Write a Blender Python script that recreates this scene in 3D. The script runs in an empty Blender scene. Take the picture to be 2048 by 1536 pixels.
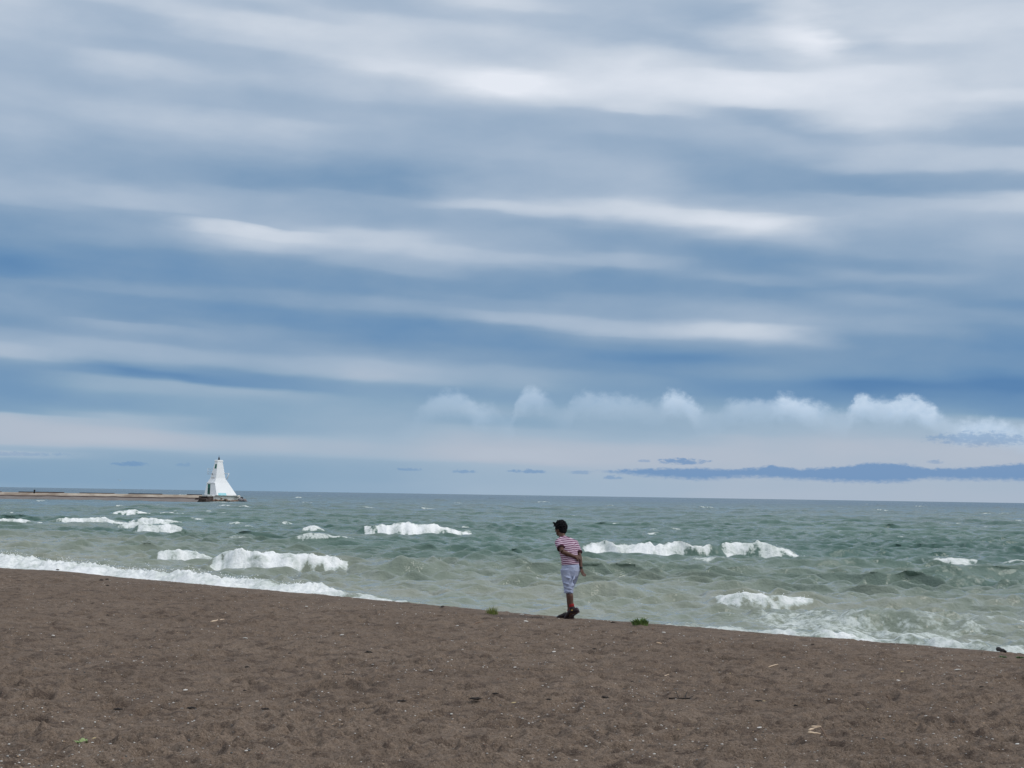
import bpy, bmesh, math, random
import numpy as np
from mathutils import Vector, Matrix

R = math.radians
scene = bpy.context.scene
COL = scene.collection
random.seed(7)
RNG = np.random.RandomState(11)

# ------------------------------------------------------------------ camera
F = 3200.0                     # focal length in photo pixels (2048 wide)
EYE = 2.35                     # eye height above the lake
PITCH = math.atan(222 / F)
ROLL = math.atan(32 / 2048)
CAM = Vector((0, 0, EYE))
fw = Vector((0, math.cos(PITCH), math.sin(PITCH)))
r0 = Vector((1, 0, 0)); u0 = Vector((0, -math.sin(PITCH), math.cos(PITCH)))
rt = r0 * math.cos(ROLL) + u0 * math.sin(ROLL)
up = -r0 * math.sin(ROLL) + u0 * math.cos(ROLL)
cd = bpy.data.cameras.new('camera')
cam = bpy.data.objects.new('camera', cd); COL.objects.link(cam)
m = Matrix((rt, up, -fw)).transposed().to_4x4(); m.translation = CAM
cam.matrix_world = m
cd.sensor_width = 36; cd.lens = 36 * F / 2048
cd.clip_start = 0.1; cd.clip_end = 200000
scene.camera = cam
scene.view_settings.view_transform = 'Standard'
scene.view_settings.look = 'None'
scene.view_settings.exposure = 0
scene.view_settings.gamma = 1


def ray(px, py):
    return fw + rt * ((px - 1024) / F) + up * ((768 - py) / F)


def hor(px):
    return 974 + 32 * px / 2048


def on_plane(px, py, z):
    d = ray(px, py); k = (z - EYE) / d.z
    return CAM + d * k


def at_y(px, py, y):
    d = ray(px, py)
    return CAM + d * (y / d.y)


def lin(c):
    return tuple(((v / 255) / 12.92 if v / 255 <= .04045 else ((v / 255 + .055) / 1.055) ** 2.4) for v in c)


# ------------------------------------------------------------------ object helpers
def tag(o, label=None, cat=None, group=None, kind=None):
    if label: o['label'] = label
    if cat: o['category'] = cat
    if group: o['group'] = group
    if kind: o['kind'] = kind
    return o


def link(name, me, mat=None, parent=None, smooth=True):
    o = bpy.data.objects.new(name, me); COL.objects.link(o)
    if mat:
        for mm in (mat if isinstance(mat, (list, tuple)) else [mat]): me.materials.append(mm)
    if smooth and len(me.polygons):
        me.polygons.foreach_set('use_smooth', [True] * len(me.polygons))
    if parent: o.parent = parent
    return o


def bobj(name, bm, mat=None, parent=None, smooth=True):
    me = bpy.data.meshes.new(name); bm.to_mesh(me); bm.free()
    return link(name, me, mat, parent, smooth)


def empty(name, loc=(0, 0, 0), rz=0.0):
    o = bpy.data.objects.new(name, None); COL.objects.link(o)
    o.location = loc; o.rotation_euler = (0, 0, rz)
    o.empty_display_size = .2
    return o


def tube(bm, pts, radii, ref=(0, -1, 0), seg=14, cap=True):
    """loft of ellipses; radii items r or (r_side, r_ref)."""
    pts = [Vector(p) for p in pts]; ref = Vector(ref)
    rings = []
    for i, p in enumerate(pts):
        t = (pts[min(i + 1, len(pts) - 1)] - pts[max(i - 1, 0)]).normalized()
        b = ref - t * ref.dot(t)
        if b.length < 1e-4: b = t.orthogonal()
        b.normalize(); a = t.cross(b)
        r = radii[i]; ra, rb = r if isinstance(r, (tuple, list)) else (r, r)
        rings.append([bm.verts.new(p + a * (ra * math.cos(2 * math.pi * k / seg)) + b * (rb * math.sin(2 * math.pi * k / seg))) for k in range(seg)])
    for A, B in zip(rings, rings[1:]):
        for k in range(seg):
            bm.faces.new((A[k], A[(k + 1) % seg], B[(k + 1) % seg], B[k]))
    if cap:
        bm.faces.new(list(reversed(rings[0]))); bm.faces.new(rings[-1])
    return rings


def ball(bm, c, r, sub=2, rot=None):
    r = r if isinstance(r, (tuple, list)) else (r, r, r)
    mt = Matrix.Translation(Vector(c)) @ (rot.to_4x4() if rot else Matrix()) @ Matrix.Diagonal((*r, 1))
    return bmesh.ops.create_icosphere(bm, subdivisions=sub, radius=1, matrix=mt)


def box(bm, lo, hi, mt=None):
    c = [(lo[i] + hi[i]) / 2 for i in range(3)]; s = [hi[i] - lo[i] for i in range(3)]
    M_ = Matrix.Translation(c) @ Matrix.Diagonal((*s, 1))
    if mt is not None: M_ = mt @ M_
    return bmesh.ops.create_cube(bm, size=1, matrix=M_)


def mods(o, voxel=None, smooth=0, sub=0):
    if voxel:
        md = o.modifiers.new('remesh', 'REMESH'); md.mode = 'VOXEL'; md.voxel_size = voxel; md.use_smooth_shade = True
    if smooth:
        md = o.modifiers.new('smooth', 'SMOOTH'); md.iterations = smooth; md.factor = .5
    if sub:
        md = o.modifiers.new('sub', 'SUBSURF'); md.levels = sub; md.render_levels = sub


# ------------------------------------------------------------------ node helpers
class NT:
    def __init__(s, tree):
        s.t = tree; s.t.nodes.clear()

    def n(s, typ, ins=None, **props):
        nd = s.t.nodes.new(typ)
        for k, v in props.items(): setattr(nd, k, v)
        for k, v in (ins or {}).items(): s.set(nd.inputs[k], v)
        return nd

    def set(s, sock, v):
        if isinstance(v, bpy.types.NodeSocket): s.t.links.new(v, sock)
        elif v is not None:
            if sock.type == 'RGBA' and len(v) == 3: v = (*v, 1)
            sock.default_value = v

    def m(s, op, a, b=None, c=None, clamp=False):
        nd = s.t.nodes.new('ShaderNodeMath'); nd.operation = op; nd.use_clamp = clamp
        for i, v in enumerate((a, b, c)):
            if v is not None: s.set(nd.inputs[i], v)
        return nd.outputs[0]

    def ss(s, x, lo, hi, a=0.0, b=1.0):
        nd = s.t.nodes.new('ShaderNodeMapRange'); nd.interpolation_type = 'SMOOTHSTEP'
        s.set(nd.inputs[0], x)
        for i, v in zip((1, 2, 3, 4), (lo, hi, a, b)): s.set(nd.inputs[i], v)
        return nd.outputs[0]

    def lr(s, x, lo, hi, a=0.0, b=1.0):
        nd = s.t.nodes.new('ShaderNodeMapRange'); nd.clamp = True
        s.set(nd.inputs[0], x)
        for i, v in zip((1, 2, 3, 4), (lo, hi, a, b)): s.set(nd.inputs[i], v)
        return nd.outputs[0]

    def mix(s, f, a, b, blend='MIX'):
        nd = s.t.nodes.new('ShaderNodeMix'); nd.data_type = 'RGBA'; nd.blend_type = blend
        s.set(nd.inputs[0], f); s.set(nd.inputs[6], a); s.set(nd.inputs[7], b)
        return nd.outputs[2]

    def noise(s, vec, scale, detail=3, rough=.5, dim='3D', dist=0.0):
        nd = s.t.nodes.new('ShaderNodeTexNoise'); nd.noise_dimensions = dim
        s.set(nd.inputs['Vector'], vec)
        nd.inputs['Scale'].default_value = scale; nd.inputs['Detail'].default_value = detail
        nd.inputs['Roughness'].default_value = rough; nd.inputs['Distortion'].default_value = dist
        return nd.outputs[0]

    def ramp(s, f, stops, interp='LINEAR'):
        nd = s.t.nodes.new('ShaderNodeValToRGB'); cr = nd.color_ramp; cr.interpolation = interp
        while len(cr.elements) < len(stops): cr.elements.new(.5)
        for e, (p, c) in zip(cr.elements, stops):
            e.position = p; e.color = (*c, 1)
        s.set(nd.inputs[0], f)
        return nd.outputs[0]

    def curve(s, x, pts, handle='AUTO'):
        nd = s.t.nodes.new('ShaderNodeFloatCurve')
        cv = nd.mapping.curves[0]
        pts = sorted(pts); nd.mapping.extend = 'HORIZONTAL'
        cv.points[0].location = pts[0]; cv.points[1].location = pts[-1]
        for p in pts[1:-1]: cv.points.new(*p)
        for p in cv.points: p.handle_type = handle
        nd.mapping.update()
        s.set(nd.inputs['Value'], x)
        return nd.outputs[0]

    def xyz(s, x, y, z=0.0):
        nd = s.t.nodes.new('ShaderNodeCombineXYZ')
        for i, v in enumerate((x, y, z)): s.set(nd.inputs[i], v)
        return nd.outputs[0]


def material(name):
    mt = bpy.data.materials.new(name); mt.use_nodes = True
    return mt, NT(mt.node_tree)


def finish(nt, color, rough=.7, normal=None, spec=.3, **extra):
    p = nt.n('ShaderNodeBsdfPrincipled')
    nt.set(p.inputs['Base Color'], color); nt.set(p.inputs['Roughness'], rough)
    nt.set(p.inputs['Specular IOR Level'], spec)
    if normal is not None: nt.set(p.inputs['Normal'], normal)
    for k, v in extra.items(): nt.set(p.inputs[k.replace('_', ' ')], v)
    o = nt.n('ShaderNodeOutputMaterial'); nt.t.links.new(p.outputs[0], o.inputs[0])
    return p


def mat_noise(name, c1, c2, scale=8, rough=.7, bump=.3, bscale=None, detail=5, spec=.3, dist=.02):
    mt, nt = material(name)
    tc = nt.n('ShaderNodeTexCoord').outputs['Object']
    f = nt.noise(tc, scale, detail, .6)
    f = nt.ss(f, .3, .7)
    b = nt.n('ShaderNodeBump', {'Strength': bump, 'Distance': dist, 'Height': nt.noise(tc, bscale or scale * 3, 4, .6)})
    finish(nt, nt.mix(f, c1, c2), rough, b.outputs[0], spec)
    return mt


# ------------------------------------------------------------------ numpy noise
_P = RNG.permutation(512).astype(np.int32)
_P = np.concatenate([_P, _P])
_G = np.stack([np.cos(np.linspace(0, 2 * np.pi, 64, endpoint=False)), np.sin(np.linspace(0, 2 * np.pi, 64, endpoint=False))], 1).astype(np.float32)


def pn(x, y, seed=0):
    x = np.asarray(x, np.float32) + seed * 17.31; y = np.asarray(y, np.float32) + seed * 9.77
    xi = np.floor(x).astype(np.int32); yi = np.floor(y).astype(np.int32)
    xf = x - xi; yf = y - yi
    xi &= 511; yi &= 511
    xj = (xi + 1) & 511; yj = (yi + 1) & 511

    def g(a, b, dx, dy):
        h = _P[_P[a] + b] & 63
        return _G[h, 0] * dx + _G[h, 1] * dy
    u = xf * xf * xf * (xf * (xf * 6 - 15) + 10); v = yf * yf * yf * (yf * (yf * 6 - 15) + 10)
    a = g(xi, yi, xf, yf); b = g(xj, yi, xf - 1, yf); c = g(xi, yj, xf, yf - 1); d = g(xj, yj, xf - 1, yf - 1)
    a += u * (b - a); c += u * (d - c)
    return a + v * (c - a)


def sstep(x, lo, hi):
    t = np.clip((x - lo) / (hi - lo), 0, 1)
    return t * t * (3 - 2 * t)


def grid_mesh(name, X, Y, Z):
    nr, nc = X.shape
    co = np.stack([X, Y, Z], -1).reshape(-1, 3).astype(np.float32)
    idx = np.arange(nr * nc, dtype=np.int32).reshape(nr, nc)
    q = np.stack([idx[:-1, :-1], idx[:-1, 1:], idx[1:, 1:], idx[1:, :-1]], -1).reshape(-1, 4)
    me = bpy.data.meshes.new(name)
    me.vertices.add(len(co)); me.vertices.foreach_set('co', co.ravel())
    me.loops.add(q.size); me.loops.foreach_set('vertex_index', q.ravel())
    me.polygons.add(len(q))
    me.polygons.foreach_set('loop_start', np.arange(0, q.size, 4, dtype=np.int32))
    me.polygons.foreach_set('use_smooth', np.ones(len(q), bool))
    me.update(calc_edges=True)
    return me


# ------------------------------------------------------------------ SKY
def build_world():
    w = bpy.data.worlds.new('World'); scene.world = w; w.use_nodes = True
    nt = NT(w.node_tree)
    d = nt.n('ShaderNodeTexCoord').outputs['Generated']
    sep = nt.n('ShaderNodeSeparateXYZ', {0: d})
    x, y, z = sep.outputs
    U = nt.m('MULTIPLY', nt.m('ARCTAN2', x, y), 1000.0)      # azimuth, milliradian
    V = nt.m('MULTIPLY', nt.m('ARCSINE', z), 1000.0)         # elevation, milliradian

    def uv(px, py):
        r = ray(px, py).normalized()
        return 1000 * math.atan2(r.x, r.y), 1000 * math.asin(r.z)

    cols = {
        0: "0:.72 68:.62 130:.55 147:.56 191:.62 218:.56 239:.6 273:.52 307:.46 341:.45 376:.5 393:.5 410:.35 444:.25 478:.2 500:.12 531:.06 555:.2 582:.25 606:.28 634:.2 657:.32 685:.5 702:.62 716:.4 736:.2 753:.15 777:.15 798:.2 820:.25 829:.58 856:.62 883:.6 897:.45 904:.55 914:.4 924:.33 958:.3 972:.35",
        250: "0:.7 17:.66 34:.55 51:.56 68:.6 85:.55 102:.58 126:.72 143:.7 171:.55 188:.54 219:.66 239:.63 263:.52 290:.42 325:.36 342:.36 369:.45 386:.62 403:.63 420:.45 444:.35 465:.35 485:.3 514:.15 548:.15 565:.25 579:.28 593:.2 623:.2 640:.25 651:.42 675:.35 692:.5 712:.45 733:.2 747:.12 756:.35 770:.4 788:.3 805:.25 822:.35 832:.5 849:.55 873:.65 890:.6 907:.4 924:.35 958:.33 975:.35",
        500: "0:.66 10:.62 31:.75 51:.85 68:.8 89:.7 113:.55 123:.55 154:.6 188:.5 219:.55 246:.7 273:.65 301:.5 325:.36 355:.28 376:.33 400:.5 427:.5 446:.55 462:.92 475:.78 496:.6 511:.35 531:.22 565:.18 593:.25 623:.1 644:.13 671:.3 699:.3 719:.42 740:.25 753:.15 769:.15 781:.45 794:.4 815:.35 839:.35 856:.35 873:.5 890:.55 904:.5 917:.38 941:.33 975:.35",
        750: "0:.58 17:.58 34:.7 68:.8 103:.83 126:.88 147:.78 171:.65 198:.6 222:.52 239:.55 273:.5 307:.4 342:.25 362:.22 386:.28 400:.4 427:.4 448:.45 461:.65 478:.75 500:.68 514:.53 538:.4 559:.2 582:.2 606:.35 623:.22 651:.12 675:.13 702:.25 719:.4 743:.55 760:.5 777:.3 805:.35 829:.4 856:.42 883:.5 907:.55 924:.42 952:.38 975:.4",
        1000: "0:.82 14:.8 34:.65 48:.66 68:.75 96:.72 120:.75 144:.92 164:1 181:.92 202:.7 219:.58 246:.48 273:.48 301:.55 325:.52 359:.48 383:.52 400:.65 414:.75 431:.5 451:.42 478:.45 496:.47 512:.6 531:.45 555:.25 582:.22 600:.3 623:.35 639:.5 651:.25 675:.13 702:.22 726:.27 747:.42 770:.38 794:.28 822:.4 842:.35 856:.45 890:.6 914:.65 931:.52 958:.48 986:.5",
        1250: "0:.6 17:.6 34:.6 58:.6 79:.66 103:.82 137:.9 171:.92 195:.88 219:.83 236:.55 256:.55 290:.45 318:.5 342:.55 376:.55 400:.68 420:.82 437:.7 455:.4 480:.3 504:.35 521:.5 538:.3 565:.2 582:.22 606:.35 623:.35 640:.5 661:.6 678:.4 699:.2 719:.12 743:.15 764:.25 781:.25 822:.4 856:.42 883:.5 911:.62 934:.58 958:.52 989:.52",
        1500: "0:.65 20:.6 34:.6 51:.68 79:.82 113:.72 133:.75 147:.93 171:.98 191:.95 212:.85 232:.6 256:.6 284:.52 314:.38 348:.28 376:.3 400:.45 420:.65 441:.92 461:.8 480:.57 494:.35 514:.23 538:.2 559:.35 579:.2 603:.3 623:.45 641:.5 661:.75 682:.55 699:.25 719:.2 743:.25 764:.15 781:.12 798:.2 822:.35 842:.42 866:.5 890:.6 921:.62 965:.56 993:.58",
        1750: "0:.78 20:.78 44:.82 75:.88 96:.75 130:.8 147:.9 171:.9 205:.88 239:.85 260:.72 284:.62 304:.68 328:.65 345:.45 362:.3 379:.3 396:.55 417:.58 444:.52 472:.4 507:.37 531:.25 552:.4 576:.25 596:.38 623:.3 644:.38 665:.3 685:.2 712:.2 740:.2 764:.1 777:.03 792:.08 820:.3 842:.45 873:.55 897:.62 921:.6 965:.56 993:.58",
        2048: "0:.78 20:.82 44:.85 68:.78 103:.8 137:.8 171:.78 191:.85 205:.75 222:.65 246:.52 273:.48 290:.6 307:.72 328:.72 348:.5 369:.38 386:.68 410:.75 431:.6 455:.5 485:.5 512:.4 559:.35 593:.25 610:.15 634:.25 661:.15 685:.1 712:.15 740:.08 767:.0 788:.05 811:.1 832:.2 852:.5 873:.5 897:.6 921:.62 965:.56 993:.58",
    }
    VM = 340.0
    # domain warp that frays the bands into wisps
    wv = nt.xyz(nt.m('MULTIPLY', U, .011), nt.m('MULTIPLY', V, .05))
    w1 = nt.noise(wv, 1.0, 3, .42)
    wv2 = nt.xyz(nt.m('MULTIPLY', U, .03), nt.m('MULTIPLY', V, .12), 3.0)
    w2 = nt.noise(wv2, 1.0, 3, .45)
    wamp = nt.lr(V, 5.0, 150.0, 4.0, 10.0)
    dV = nt.m('MULTIPLY', nt.m('ADD', nt.m('SUBTRACT', w1, .5), nt.m('MULTIPLY', nt.m('SUBTRACT', w2, .5), .4)), wamp)
    Vw = nt.m('ADD', V, dV)
    Uw = nt.m('ADD', U, nt.m('MULTIPLY', nt.m('SUBTRACT', nt.noise(nt.xyz(nt.m('MULTIPLY', U, .02), nt.m('MULTIPLY', V, .06), 7.0), 1.0, 3, .5), .5), 45.0))
    slope = nt.lr(V, 20.0, 70.0, .016, .055)
    keys = sorted(cols)
    ku = [uv(k, hor(k) - 250)[0] for k in keys]
    L = None
    for i, k in enumerate(keys):
        pts = []
        for it in cols[k].split():
            py, val = it.split(':'); py = float(py)
            pts.append((max(uv(k, py)[1], 0) / VM, float(val)))
        pts.append((1.0, pts[0][1] * .5 + .37))
        if min(p[0] for p in pts) > 0.0: pts.append((0.0, min(pts)[1]))
        t = nt.m('DIVIDE', nt.m('ADD', Vw, nt.m('MULTIPLY', slope, nt.m('SUBTRACT', U, ku[i]))), VM)
        t = nt.m('MAXIMUM', nt.m('MINIMUM', t, 1.0), 0.0)
        cv = nt.curve(t, pts)
        if L is None: L = cv
        else:
            f = nt.ss(Uw, ku[i - 1], ku[i])
            L = nt.m('ADD', nt.m('MULTIPLY', L, nt.m('SUBTRACT', 1.0, f)), nt.m('MULTIPLY', cv, f))
    # soft cloud texture on top of the bands
    s1 = nt.noise(nt.xyz(nt.m('MULTIPLY', U, .016), nt.m('MULTIPLY', V, .042), 5.0), 1.0, 4, .45)
    s2 = nt.noise(nt.xyz(nt.m('MULTIPLY', U, .045), nt.m('MULTIPLY', V, .11), 9.0), 1.0, 4, .55)
    tex = nt.m('ADD', nt.m('MULTIPLY', nt.m('SUBTRACT', s1, .5), .22), nt.m('MULTIPLY', nt.m('SUBTRACT', s2, .5), .07))
    tex = nt.m('MULTIPLY', tex, nt.lr(V, 15.0, 110.0, .25, 1.0))
    L = nt.m('ADD', L, tex)
    L = nt.m('ADD', nt.m('MULTIPLY', L, .92), .045)
    # brighter, broken clouds high at the right
    def blob(px, py, rx, ry, amp, ang=0.0, soft=1.0):
        nonlocal L
        u_, v_ = uv(px, py); ca, sa = math.cos(ang), math.sin(ang)
        du = nt.m('SUBTRACT', nt.m('ADD', U, nt.m('MULTIPLY', nt.m('SUBTRACT', w2, .5), 30.0)), u_)
        dv = nt.m('SUBTRACT', nt.m('ADD', V, nt.m('MULTIPLY', dV, .8)), v_)
        a = nt.m('ADD', nt.m('MULTIPLY', du, ca * 3.2 / rx), nt.m('MULTIPLY', dv, -sa * 3.2 / rx))
        b = nt.m('ADD', nt.m('MULTIPLY', du, sa * 3.2 / ry), nt.m('MULTIPLY', dv, ca * 3.2 / ry))
        r2 = nt.m('ADD', nt.m('MULTIPLY', a, a), nt.m('MULTIPLY', b, b))
        L = nt.m('ADD', L, nt.m('MULTIPLY', nt.m('POWER', 2.718, nt.m('MULTIPLY', r2, -1.0)), amp))
    blob(1580, 40, 90, 50, .22)
    blob(1650, 95, 60, 30, .18)
    blob(1700, 70, 70, 25, -.14, .3)
    blob(1440, 40, 110, 40, -.12)
    blob(1400, 95, 120, 18, -.12, .25)
    blob(1010, 165, 60, 26, .12)
    blob(1560, 250, 130, 20, -.16, .22)
    blob(1350, 178, 150, 28, .05, .08)
    blob(560, 470, 150, 11, -.08, .03)
    blob(1420, 442, 110, 16, .03, .08)
    blob(1400, 655, 190, 17, .04, -.02)
    blob(720, 750, 70, 12, .04, .1)
    blob(1850, 770, 260, 14, -.08)
    blob(1350, 715, 150, 12, -.10)
    blob(300, 745, 150, 9, -.10, .1)
    # cumulus row low on the right: top outline as a function of azimuth
    UR = (-120.0, 420.0)
    tU = nt.lr(nt.m('ADD', U, nt.m('MULTIPLY', nt.m('SUBTRACT', nt.noise(nt.xyz(nt.m('MULTIPLY', U, .1), nt.m('MULTIPLY', V, .1), 2.0), 1.0, 4, .6), .5), 12.0)), *UR)
    top = [(780, 850), (830, 822), (855, 795), (905, 780), (945, 797), (965, 806), (985, 805), (1022, 828), (1032, 800), (1045, 780), (1060, 772), (1085, 779), (1108, 800), (1128, 812), (1145, 792), (1165, 782), (1220, 786), (1270, 790), (1312, 800), (1328, 787), (1350, 780), (1380, 791), (1425, 818), (1445, 806), (1480, 795), (1540, 795), (1562, 787), (1610, 796), (1650, 806), (1692, 820), (1703, 802), (1725, 785), (1750, 793), (1780, 797), (1815, 789), (1850, 800), (1882, 822), (1900, 835), (1930, 840), (1970, 835), (2000, 838), (2050, 850), (2200, 835), (2300, 850)]
    strn = [(780, 0), (845, .08), (905, .28), (960, .26), (1015, .08), (1035, .16), (1060, .36), (1090, .2), (1115, .07), (1150, .18), (1200, .26), (1280, .2), (1315, .13), (1345, .55), (1390, .4), (1428, .12), (1480, .3), (1535, .3), (1575, .62), (1640, .4), (1690, .18), (1722, .7), (1765, .5), (1820, .78), (1870, .5), (1895, .25), (1925, .5), (1985, .55), (2050, .35), (2300, .3)]
    def prof(pts, vscale):
        out = []
        for px, val in pts:
            u_, v_ = uv(px, val) if vscale else (uv(px, 800)[0], 0)
            out.append(((u_ - UR[0]) / (UR[1] - UR[0]), v_ / vscale if vscale else val))
        out = [(0.0, out[0][1])] + out + [(1.0, out[-1][1])]
        return out
    ct = nt.m('MULTIPLY', nt.curve(tU, prof(top, 100.0), 'AUTO'), 100.0)
    cs = nt.curve(tU, prof(strn, 0), 'AUTO')
    bil = nt.noise(nt.xyz(nt.m('MULTIPLY', U, .16), nt.m('MULTIPLY', V, .2), 4.0), 1.0, 5, .6)
    depth = nt.m('ADD', nt.m('SUBTRACT', ct, V), nt.m('MULTIPLY', nt.m('SUBTRACT', bil, .5), 9.0))
    cm = nt.m('MULTIPLY', nt.ss(depth, -2.0, 5.5), nt.ss(depth, 5.0, 20.0, 1.0, 0.0))
    Lc = nt.m('ADD', .68, nt.m('MULTIPLY', nt.m('SUBTRACT', bil, .5), .35))
    cmf = nt.m('MULTIPLY', nt.m('MULTIPLY', cm, cs), 1.75, clamp=True)
    # dark stratus strip over the right horizon
    dt = [(1100, 948), (1190, 941), (1300, 936), (1400, 935), (1460, 938), (1520, 934), (1545, 928), (1570, 934), (1600, 938), (1700, 930), (1735, 924), (1800, 926), (1860, 936), (1950, 934), (2048, 925), (2300, 930)]
    db = [(1100, 946), (1190, 943), (1250, 951), (1300, 956), (1400, 963), (1450, 960), (1500, 957), (1600, 962), (1700, 967), (1800, 968), (1850, 961), (1950, 963), (2048, 965), (2300, 970)]
    t2 = nt.lr(U, *UR)
    dtop = nt.m('MULTIPLY', nt.curve(t2, prof(dt, 100.0), 'VECTOR'), 100.0)
    dbot = nt.m('MULTIPLY', nt.curve(t2, prof(db, 100.0), 'VECTOR'), 100.0)
    eb = nt.m('MULTIPLY', nt.m('SUBTRACT', nt.noise(nt.xyz(nt.m('MULTIPLY', U, .22), nt.m('MULTIPLY', V, .5), 1.0), 1.0, 5, .65), .5), 5.0)
    dm = nt.m('MULTIPLY', nt.ss(nt.m('ADD', nt.m('SUBTRACT', dtop, V), eb), -.6, 1.6), nt.ss(nt.m('ADD', nt.m('SUBTRACT', V, dbot), eb), -.6, 3.2))
    dm = nt.m('MULTIPLY', dm, .82)
    for (px, py, rx, ry, a) in [(1365, 923, 48, 7, .75), (1060, 943, 40, 4, .6), (930, 943, 28, 4, .5), (820, 939, 30, 3, .45), (262, 928, 34, 5, .6), (1160, 945, 26, 4, .4), (1225, 955, 22, 4, .5), (365, 930, 16, 4, .3), (1290, 922, 16, 3, .4), (1870, 924, 16, 4, .4), (1960, 878, 100, 14, .45), (20, 908, 120, 4, .3)]:
        u_, v_ = uv(px, py)
        a_ = nt.m('MULTIPLY', nt.m('SUBTRACT', U, u_), 3.2 / rx); b_ = nt.m('MULTIPLY', nt.m('SUBTRACT', nt.m('ADD', V, nt.m('MULTIPLY', eb, .35)), v_), 3.2 / ry)
        r2 = nt.m('ADD', nt.m('MULTIPLY', a_, a_), nt.m('MULTIPLY', b_, b_))
        r2 = nt.m('ADD', r2, nt.m('MULTIPLY', eb, .9))
        dm = nt.m('MAXIMUM', dm, nt.m('MULTIPLY', nt.ss(r2, .1, 1.3, 1.0, 0.0), a))
    # away from the view: even broken overcast
    away = nt.m('MAXIMUM', nt.ss(nt.m('ABSOLUTE', U), 420.0, 700.0), nt.ss(V, 330.0, 520.0))
    gen = nt.noise(d, 2.2, 5, .55)
    Lg = nt.m('ADD', .80, nt.m('MULTIPLY', nt.m('SUBTRACT', gen, .5), .9))
    L = nt.m('ADD', nt.m('MULTIPLY', L, nt.m('SUBTRACT', 1.0, away)), nt.m('MULTIPLY', Lg, away))
    hi = nt.ramp(L, [(0.0, lin((83, 127, 174))), (.12, lin((102, 141, 181))), (.25, lin((122, 153, 185))), (.4, lin((144, 168, 194))), (.6, lin((170, 187, 207))), (.8, lin((201, 211, 224))), (1.0, lin((231, 236, 245)))])
    lo = nt.ramp(L, [(0.0, lin((87, 130, 176))), (.2, lin((113, 150, 186))), (.35, lin((134, 165, 192))), (.5, lin((158, 180, 201))), (.62, lin((177, 188, 204))), (.8, lin((197, 206, 219))), (1.0, lin((228, 235, 243)))])
    colr = nt.mix(nt.ss(V, 45.0, 95.0), lo, hi)
    colr = nt.mix(cmf, colr, nt.ramp(Lc, [(.3, lin((142, 172, 204))), (.5, lin((166, 192, 219))), (.75, lin((196, 214, 234)))]))
    colr = nt.mix(dm, colr, lin((99, 141, 188)))
    # brighter towards the zenith, as an overcast sky is
    br = nt.m('ADD', 1.0, nt.m('MULTIPLY', away, .12))
    colr = nt.mix(1.0, colr, nt.xyz(br, br, br), 'MULTIPLY')
    sky = nt.n('ShaderNodeTexSky', sky_type='NISHITA'); sky.sun_disc = False
    sky.sun_elevation = R(48); sky.sun_rotation = R(104); sky.altitude = 100
    STR = .1
    colr = nt.mix(1.0, colr, (1 / STR,) * 3, 'MULTIPLY')
    fin = nt.mix(.96, sky.outputs[0], colr)
    bg = nt.n('ShaderNodeBackground', {'Color': fin, 'Strength': STR})
    o = nt.n('ShaderNodeOutputWorld'); nt.t.links.new(bg.outputs[0], o.inputs[0])


build_world()
sun = bpy.data.lights.new('sun', 'SUN'); sun.energy = 1.5; sun.angle = R(12); sun.color = (1, .96, .9)
so = bpy.data.objects.new('sun', sun); COL.objects.link(so)
sdir = Vector((math.sin(R(104)) * math.cos(R(48)), math.cos(R(104)) * math.cos(R(48)), math.sin(R(48))))
so.rotation_euler = sdir.to_track_quat('Z', 'Y').to_euler()

# ------------------------------------------------------------------ BEACH
CZ = .40     # height of the beach crest above the lake
EDGE = [(0, 1137), (115, 1143), (254, 1158), (400, 1170), (520, 1181), (582, 1186), (774, 1205), (900, 1216), (1000, 1226), (1140, 1238), (1280, 1248), (1477, 1265), (1650, 1278), (1832, 1294), (2048, 1311)]
_e = [on_plane(x, y, CZ) for x, y in EDGE]
_ex = np.array([p.x for p in _e]); _ey = np.array([p.y for p in _e])
sL = (_ey[2] - _ey[0]) / (_ex[2] - _ex[0]); sR = (_ey[-1] - _ey[-3]) / (_ex[-1] - _ex[-3])
_ex = np.concatenate([[_ex[0] - 200], _ex, [_ex[-1] + 60]])
_ey = np.concatenate([[_ey[0] - 200 * sL], _ey, [_ey[-1] + 60 * sR]])
xf_ = np.linspace(-90, 60, 6001)
yf_ = np.interp(xf_, _ex, _ey)
ker = np.hanning(81); ker /= ker.sum()
yf_ = np.concatenate([yf_[:40], np.convolve(yf_, ker, 'valid'), yf_[-40:]])


def shore_t(x, y):
    return (y - np.interp(x, xf_, yf_)) * .74


EDGE_PX = np.array([p[0] for p in EDGE], float)


def shore_px(x):
    """photo column of the shoreline at world x (only to place what lies along the shore)."""
    return np.interp(x, _ex, np.concatenate([[-900], EDGE_PX, [3200]]))


FOOT = []
def make_foot():
    rs = np.random.RandomState(5)
    for _ in range(4200):
        y = 9.5 + 34 * rs.rand() ** 1.6; x = (rs.rand() - .5) * y * .95
        a = rs.normal(.3, .8); FOOT.append((x, y, a, rs.uniform(.10, .2), rs.uniform(.06, .1), rs.uniform(.02, .055)))
    for (px, py) in [(383, 1422), (530, 1425), (567, 1424), (803, 1416), (951, 1411), (990, 1409), (1098, 1411), (1209, 1400), (236, 1423), (1571, 1382), (200, 1412), (1925, 1390), (1819, 1389)]:
        p = on_plane(px, py, CZ); FOOT.append((p.x, p.y, .2, .17, .08, .05))
make_foot()


def beach_base(x, y):
    x = np.asarray(x, np.float64); y = np.asarray(y, np.float64)
    t = shore_t(x, y)
    tp = np.maximum(t, 0)
    z = CZ + .003 * np.minimum(np.maximum(-t, 0), 30) - .35 * tp * tp / (tp + 2.0)
    return z


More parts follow.
